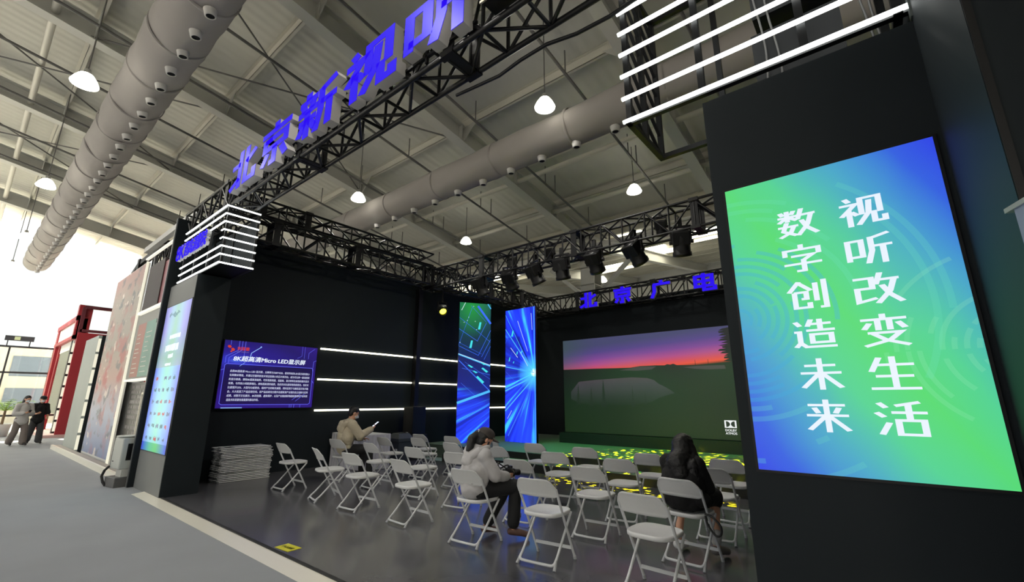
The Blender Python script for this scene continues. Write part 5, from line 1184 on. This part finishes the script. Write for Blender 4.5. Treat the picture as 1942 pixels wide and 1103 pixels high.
# --- woman in the cap
t = thing('person', 'seated person in grey hooded jacket and dark cap with long dark ponytail', 'person', (-3.70, 3.98, 0.0), math.radians(-16))
hip, knee = [(-0.085, -0.06, 0.545), (0.085, -0.06, 0.545)], [(-0.02, 0.36, 0.53), (0.16, 0.37, 0.54)]
ank, toe = [(-0.14, 0.16, 0.10), (0.16, 0.33, 0.11)], [(-0.15, 0.29, 0.04), (0.24, 0.47, 0.045)]
chest, neck = (0, -0.08, 0.82), (0, -0.03, 0.965); sh = [(-0.165, -0.055, 0.905), (0.165, -0.055, 0.905)]
el, wr = [(-0.20, 0.07, 0.70), (0.22, 0.05, 0.69)], [(0.0, 0.25, 0.665), (0.15, 0.26, 0.66)]
hd, hn = [(0.5, 0.7, 0.05), (-0.1, 0.9, 0.05)], [(0.6, -0.2, -0.5), (-0.7, 0, 0.2)]; head, face = (0.02, 0.035, 1.065), (0.22, 0.90, -0.42)
s, F = seated_body(hip, knee, ank, toe, chest, neck, sh, el, wr, hd, hn, head, face, 0.92, (0.9, 1.1)); body = s.build('body', M_SKIN, t)
eyes(head, F, body, 0.92); mask_on(head, F, t, mat('pale_blue_mask', (140, 160, 180), 0.7), 0.92)
s = Soft().ell((0, -0.09, 0.57), (0.185, 0.14, 0.11)).chain([V(0, -0.09, 0.58), V(0, -0.09, 0.72), V(0, -0.075, 0.84)], [0.155, 0.15, 0.14]).cap(sh[0], 0.078, sh[1], 0.078).cap(V(0, -0.07, 0.86), 0.11, V(0, -0.04, 0.95), 0.075)
s.ell((-0.085, -0.09, 0.68), (0.12, 0.12, 0.17)).ell((0.085, -0.09, 0.68), (0.12, 0.12, 0.17)); sleeves(s, sh, el, wr, (0.074, 0.07, 0.05), 0.88); jk = s.build('jacket', M_JGREY, t, 0.010, 3, 0.022, 11)
s = Soft().chain([V(-0.125, 0.01, 0.985), V(-0.13, -0.10, 0.95), V(0, -0.205, 0.84), V(0.13, -0.10, 0.95), V(0.125, 0.01, 0.985)], [0.03, 0.045, 0.05, 0.045, 0.03]).ell((0, -0.185, 0.85), (0.10, 0.045, 0.09)); s.build('hood', M_JGREY, jk, 0.010, 4, 0.012, 12)
s = Soft().ell((0, -0.05, 0.545), (0.165, 0.13, 0.09)); legs_cloth(s, hip, knee, ank, (0.098, 0.078, 0.068), 0.86); s.build('trousers', M_TROUS, t, 0.010, 4, 0.012, 9)
for i in (0, 1): shoe(ank[i], toe[i], t, M_SOLE, 0.9)
r, f, u = F; c = Vector(head)
s = Soft().ell(c+u*0.02-f*0.03, (0.082, 0.085, 0.088), F).ell(c-u*0.03-f*0.05, (0.07, 0.05, 0.08), F)
s.chain([c+u*0.015-f*0.115, c-u*0.06-f*0.15, c-u*0.17-f*0.13+r*0.01, c-u*0.25-f*0.09+r*0.03], [0.04, 0.05, 0.042, 0.016]); s.cap(c-u*0.02+f*0.03+r*0.078, 0.012, c-u*0.10+f*0.02+r*0.075, 0.01); s.build('hair', M_HAIR, t, 0.008, 3, 0.010, 35)
s = Soft().ell(c+u*0.062-f*0.008, (0.090, 0.106, 0.070), F); cp = s.build('cap', M_CAP, t, 0.008, 3)
mb = MB(); fr, bk = [], []
for i in range(13):
    a = -1.15+2.3*i/12; p = c+u*0.048+f*(0.088+0.015)*math.cos(a)+r*0.088*math.sin(a); q = p+f*(0.078*math.cos(a*0.9))-u*(0.020+0.012*math.sin(a)**2)+r*0.006*math.sin(a); fr.append(q); bk.append(p)
vs = [p+u*0.004 for p in bk]+[p+u*0.003 for p in fr]+[p-u*0.003 for p in bk]+[p-u*0.003 for p in fr]
fs = [(i, i+1, 14+i, 13+i) for i in range(12)]+[(26+i, 39+i, 40+i, 27+i) for i in range(12)]+[(13+i, 14+i, 40+i, 39+i) for i in range(12)]+[(i, 26+i, 27+i, i+1) for i in range(12)]
mb.add(vs, fs, 0, True); mb.build("brim", M_CAP, cp)
Soft().ell(c+u*0.133-f*0.01, (0.008, 0.008, 0.005), F).mb.build('button', M_CAP, cp)
MB().tube([c+u*0.04-f*0.118+r*0.03*math.cos(a)+u*0.03*math.sin(a) for a in [2*PI*i/12 for i in range(12)]], 0.004, 5, closed=True).build('back_strap', M_WHITE, cp)
cm = thing('camera', 'black camera with strap in the lap of the seated woman in the cap', 'camera', (-3.70, 3.98, 0.0), math.radians(-16))
b_ = bevel(MB().box(0.02, 0.31, 0.645, 0.15, 0.37, 0.735).build('body', M_TRUSS, cm).data, 0.01); MB().box(0.065, 0.32, 0.735, 0.11, 0.36, 0.76).build('finder', M_TRUSS, cm)
MB().lathe([(0.0, 0.10), (0.028, 0.10), (0.034, 0.09), (0.034, 0.0), (0.0, 0.0)], 20, (0.085, 0.37, 0.69), axis=(0.2, 1, -0.1)).build('lens_barrel', M_TRUSS, cm)
MB().tube(smooth_pts([(0.02, 0.34, 0.72), (-0.05, 0.30, 0.76), (-0.02, 0.24, 0.79), (0.06, 0.22, 0.74), (0.16, 0.26, 0.78), (0.22, 0.30, 0.70), (0.15, 0.34, 0.72)], 4), 0.008, 6).build('strap', M_TRUSS, cm)
# --- long haired woman in black
t = thing('person', 'seated person in black with long black hair, seen from behind near right pillar', 'person', (-1.71, 4.88, 0.0), math.radians(-4))
hip, knee = [(-0.09, -0.06, 0.545), (0.09, -0.06, 0.545)], [(-0.19, 0.36, 0.52), (0.14, 0.38, 0.53)]
ank, toe = [(-0.17, 0.12, 0.105), (0.20, 0.16, 0.11)], [(-0.16, -0.02+0.30, 0.045), (0.24, 0.31, 0.045)]
chest, neck = (0.0, -0.045, 0.81), (-0.02, 0.0, 0.955); sh = [(-0.155, -0.03, 0.885), (0.155, -0.03, 0.885)]
el, wr = [(-0.195, 0.06, 0.66), (0.20, 0.08, 0.66)], [(-0.07, 0.27, 0.70), (0.06, 0.30, 0.69)]
hd, hn = [(0.5, 0.7, 0.2), (-0.4, 0.8, 0.2)], [(0.5, -0.2, 0.4), (-0.5, -0.2, 0.4)]; head, face = (0.0, 0.055, 1.035), (-0.25, 0.92, -0.25)
s, F = seated_body(hip, knee, ank, toe, chest, neck, sh, el, wr, hd, hn, head, face, 0.95, (1.0, 1.0)); body = s.build('body', M_SKIN, t)
eyes(head, F, body, 0.95)
s = Soft().ell((0, -0.07, 0.58), (0.19, 0.13, 0.12)).chain([V(0, -0.07, 0.60), V(0, -0.06, 0.72), V(0, -0.045, 0.82)], [0.155, 0.148, 0.142]).cap(sh[0], 0.08, sh[1], 0.08).cap(V(0, -0.04, 0.84), 0.12, V(-0.02, 0.0, 0.93), 0.08)
s.ell((-0.09, -0.06, 0.70), (0.12, 0.12, 0.17)).ell((0.09, -0.06, 0.70), (0.12, 0.12, 0.17)).ell((0.17, -0.05, 0.56), (0.10, 0.10, 0.07)); sleeves(s, sh, el, wr, (0.072, 0.066, 0.064), 0.06); s.build('tee', M_TEE, t, 0.010, 4, 0.016, 10)
s = Soft().ell((0, -0.05, 0.545), (0.18, 0.14, 0.09)); legs_cloth(s, hip, knee, ank, (0.105, 0.085, 0.08), 0.10); s.build('skirt', M_TEE, t, 0.010, 4, 0.012, 9)
shoe(ank[0], toe[0], t, M_SNEAK); shoe(ank[1], toe[1], t, mat('grey_trainer', (110, 106, 104), 0.6))
Soft().cap(V(*ank[1])+V(0, 0, 0.05), 0.047, V(*ank[1])+V(0, 0.03, 0.10), 0.050).build('sock', mat('pale_sock', (170, 170, 170), 0.8), t, 0.008, 2)
r, f, u = F; c = Vector(head)
s = Soft().ell(c+u*0.03-f*0.02, (0.096, 0.108, 0.102), F).ell(c-u*0.05-f*0.03, (0.095, 0.07, 0.11), F)
s.chain([c+V(0.0, -0.05, 0.02), c+V(0.02, -0.075, -0.08), V(0.0, -0.115, 0.90), V(0.02, -0.12, 0.80), V(0.04, -0.115, 0.75)], [0.10, 0.10, 0.11, 0.095, 0.06]); s.ell((0.0, -0.075, 0.875), (0.165, 0.07, 0.10)); s.chain([c+V(0.06, -0.03, 0.0), c+V(0.095, -0.04, -0.10), V(0.13, -0.07, 0.88), V(0.14, -0.09, 0.80)], [0.06, 0.065, 0.07, 0.045]); s.chain([c+V(-0.06, -0.02, 0.0), c+V(-0.085, 0.0, -0.09), V(-0.14, -0.03, 0.88), V(-0.15, -0.05, 0.78)], [0.055, 0.06, 0.062, 0.035]); s.build('hair', M_HAIR, t, 0.009, 3, 0.016, 30)
tag(MB().tube(smooth_pts([(-1.47, 4.67, 0.47), (-1.40, 4.64, 0.46), (-1.33, 4.62, 0.40), (-1.33, 4.62, 0.33), (-1.38, 4.63, 0.31), (-1.45, 4.66, 0.38), (-1.47, 4.67, 0.455)], 4), 0.010, 8).build('bag_strap', M_TRUSS), 'black bag strap looping off the chair of the long haired woman', 'strap')
# --- two people walking in the aisle far left
def walker(label, loc, rz, top_m, leg_m, hair_long, cap, phone, sc=1.0, step=0.16):
    t = thing('person', label, 'person', loc, rz); t.scale = (sc,)*3
    hip = [(-0.09, 0, 0.87), (0.09, 0, 0.87)]; knee = [(-0.10, 0.10, 0.48), (0.10, -0.02, 0.48)]; ank = [(-0.10, step*0.9, 0.10), (0.10, -step*1.3, 0.12)]; toe = [(-0.12, step*0.9+0.15, 0.045), (0.11, -step*1.3+0.14, 0.045)]
    chest, neck = (0, 0.0, 1.25), (0, 0.02, 1.44); sh = [(-0.17, 0, 1.36), (0.17, 0, 1.36)]; el = [(-0.23, 0.02, 1.08), (0.23, 0.02, 1.08)]
    wr = [(-0.06, 0.24, 1.12), (0.08, 0.24, 1.10)] if phone else [(-0.22, 0.12, 0.88), (0.15, 0.22, 1.06)]
    hd, hn = [(0.4, 0.8, 0.3), (-0.4, 0.8, 0.3)], [(0.4, -0.2, 0.7), (-0.4, -0.2, 0.7)]; head, face = (0, 0.06, 1.575), (0, 0.94, -0.30)
    s, F = seated_body(hip, knee, ank, toe, chest, neck, sh, el, wr, hd, hn, head, face); body = s.build('body', M_SKIN, t, 0.010)
    eyes(head, F, body); mask_on(head, F, t, M_MASK)
    s = Soft().ell((0, 0, 0.86), (0.20, 0.15, 0.12)).chain([V(0, 0, 0.84), V(0, 0, 1.08), V(0, 0, 1.27)], [0.175, 0.16, 0.15]).cap(sh[0], 0.082, sh[1], 0.082).cap(V(0, 0, 1.3), 0.11, V(0, 0.01, 1.42), 0.075); sleeves(s, sh, el, wr, (0.082, 0.078, 0.06), 0.9 if phone else 0.05); s.build('jacket' if phone else 'tee', top_m, t, 0.012, 4, 0.02, 9)
    s = Soft().ell((0, 0, 0.87), (0.165, 0.12, 0.10)); legs_cloth(s, hip, knee, ank, (0.105, 0.095, 0.10), 0.95); s.build('trousers', leg_m, t, 0.012, 4, 0.012, 8)
    for i in (0, 1): shoe(ank[i], toe[i], t, M_SHOE)
    r, f, u = F; c = Vector(head); s = Soft().ell(c+u*0.045-f*0.02, (0.087, 0.10, 0.09), F).ell(c-f*0.055, (0.082, 0.06, 0.09), F)
    if hair_long: s.chain([c-f*0.05, V(0, -0.06, 1.42), V(0, -0.09, 1.28)], [0.09, 0.09, 0.04])
    s.build('hair', M_HAIR, t, 0.010, 3)
    if cap:
        cp = Soft().ell(c+u*0.066-f*0.005, (0.095, 0.112, 0.068), F).build('cap', M_TEE, t, 0.010, 2); Soft().ell(c+u*0.05+f*0.13, (0.075, 0.07, 0.008), F).build('brim', M_TEE, cp, 0.006, 1)
    return t
walker('walking person in pale grey jacket and white mask looking at a phone', (-23.1, 1.66, FZ), math.radians(-68), mat('pale_grey_coat', (172, 170, 168), 0.85), mat('grey_brown_trousers', (112, 104, 100), 0.85), True, False, True, 0.97)
walker('walking person in black top and black cap just behind the grey jacket', (-23.75, 2.10, FZ), math.radians(-75), M_TEE, mat('dark_grey_trousers', (60, 60, 62), 0.85), False, True, False, 0.97)
ph = thing('phone', 'dark phone held by the walking person in the grey jacket', 'phone', (-23.1, 1.66, FZ), math.radians(-68))
pc = V(0.01, 0.34, 1.155)*0.97
MB().obox(pc, V(0.036, 0, 0), V(0, 0.055, 0.045), V(0, -0.003, 0.004)).build('case', M_TRUSS, ph)
# ------------------------------------------------------------------ stage light from the spotlights
def spot_light(name, loc, target, energy, rgb, ang, blend, gobo=None, size=0.05):
    d = bpy.data.lights.new(name, 'SPOT'); o = bpy.data.objects.new(name, d); COL.objects.link(o)
    d.energy = energy; d.color = lin(rgb); d.spot_size = math.radians(ang); d.spot_blend = blend; d.shadow_soft_size = size
    o.location = loc; o.rotation_euler = (Vector(target)-Vector(loc)).to_track_quat('-Z', 'Y').to_euler()
    if gobo:
        d.use_nodes = True; nt = d.node_tree; em = nt.nodes['Emission']
        tc = nt.nodes.new('ShaderNodeTexCoord'); mp = nt.nodes.new('ShaderNodeMapping'); mp.inputs['Scale'].default_value = gobo
        vo = nt.nodes.new('ShaderNodeTexVoronoi'); vo.inputs['Scale'].default_value = 1.0; vo.inputs['Randomness'].default_value = 1.0
        lt = nt.nodes.new('ShaderNodeMapRange'); lt.inputs['From Min'].default_value = 0.325; lt.inputs['From Max'].default_value = 0.26
        nt.links.new(tc.outputs['Normal'], mp.inputs['Vector']); nt.links.new(mp.outputs[0], vo.inputs['Vector'])
        nt.links.new(vo.outputs['Distance'], lt.inputs['Value']); nt.links.new(lt.outputs[0], em.inputs['Strength'])
    return o
spot_light('green_stage_light', (-6.15, 8.78, 3.98), (-5.6, 10.6, 0.3), 480, (60, 235, 90), 85, 0.7)
spot_light('green_stage_light', (-3.58, 8.78, 3.98), (-3.2, 10.6, 0.3), 400, (80, 235, 80), 85, 0.7)
spot_light('teal_stage_light', (-7.97, 8.78, 3.98), (-8.2, 10.4, 0.3), 300, (60, 190, 150), 80, 0.7)
spot_light('yellow_gobo_light', (-4.52, 8.78, 3.98), (-4.0, 9.2, 0.2), 20000, (255, 240, 20), 62, 0.3, (20, 26, 20), 0.01)
spot_light('yellow_gobo_light', (-2.62, 8.78, 3.98), (-2.6, 9.0, 0.2), 16000, (255, 240, 20), 52, 0.3, (19, 25, 19), 0.01)
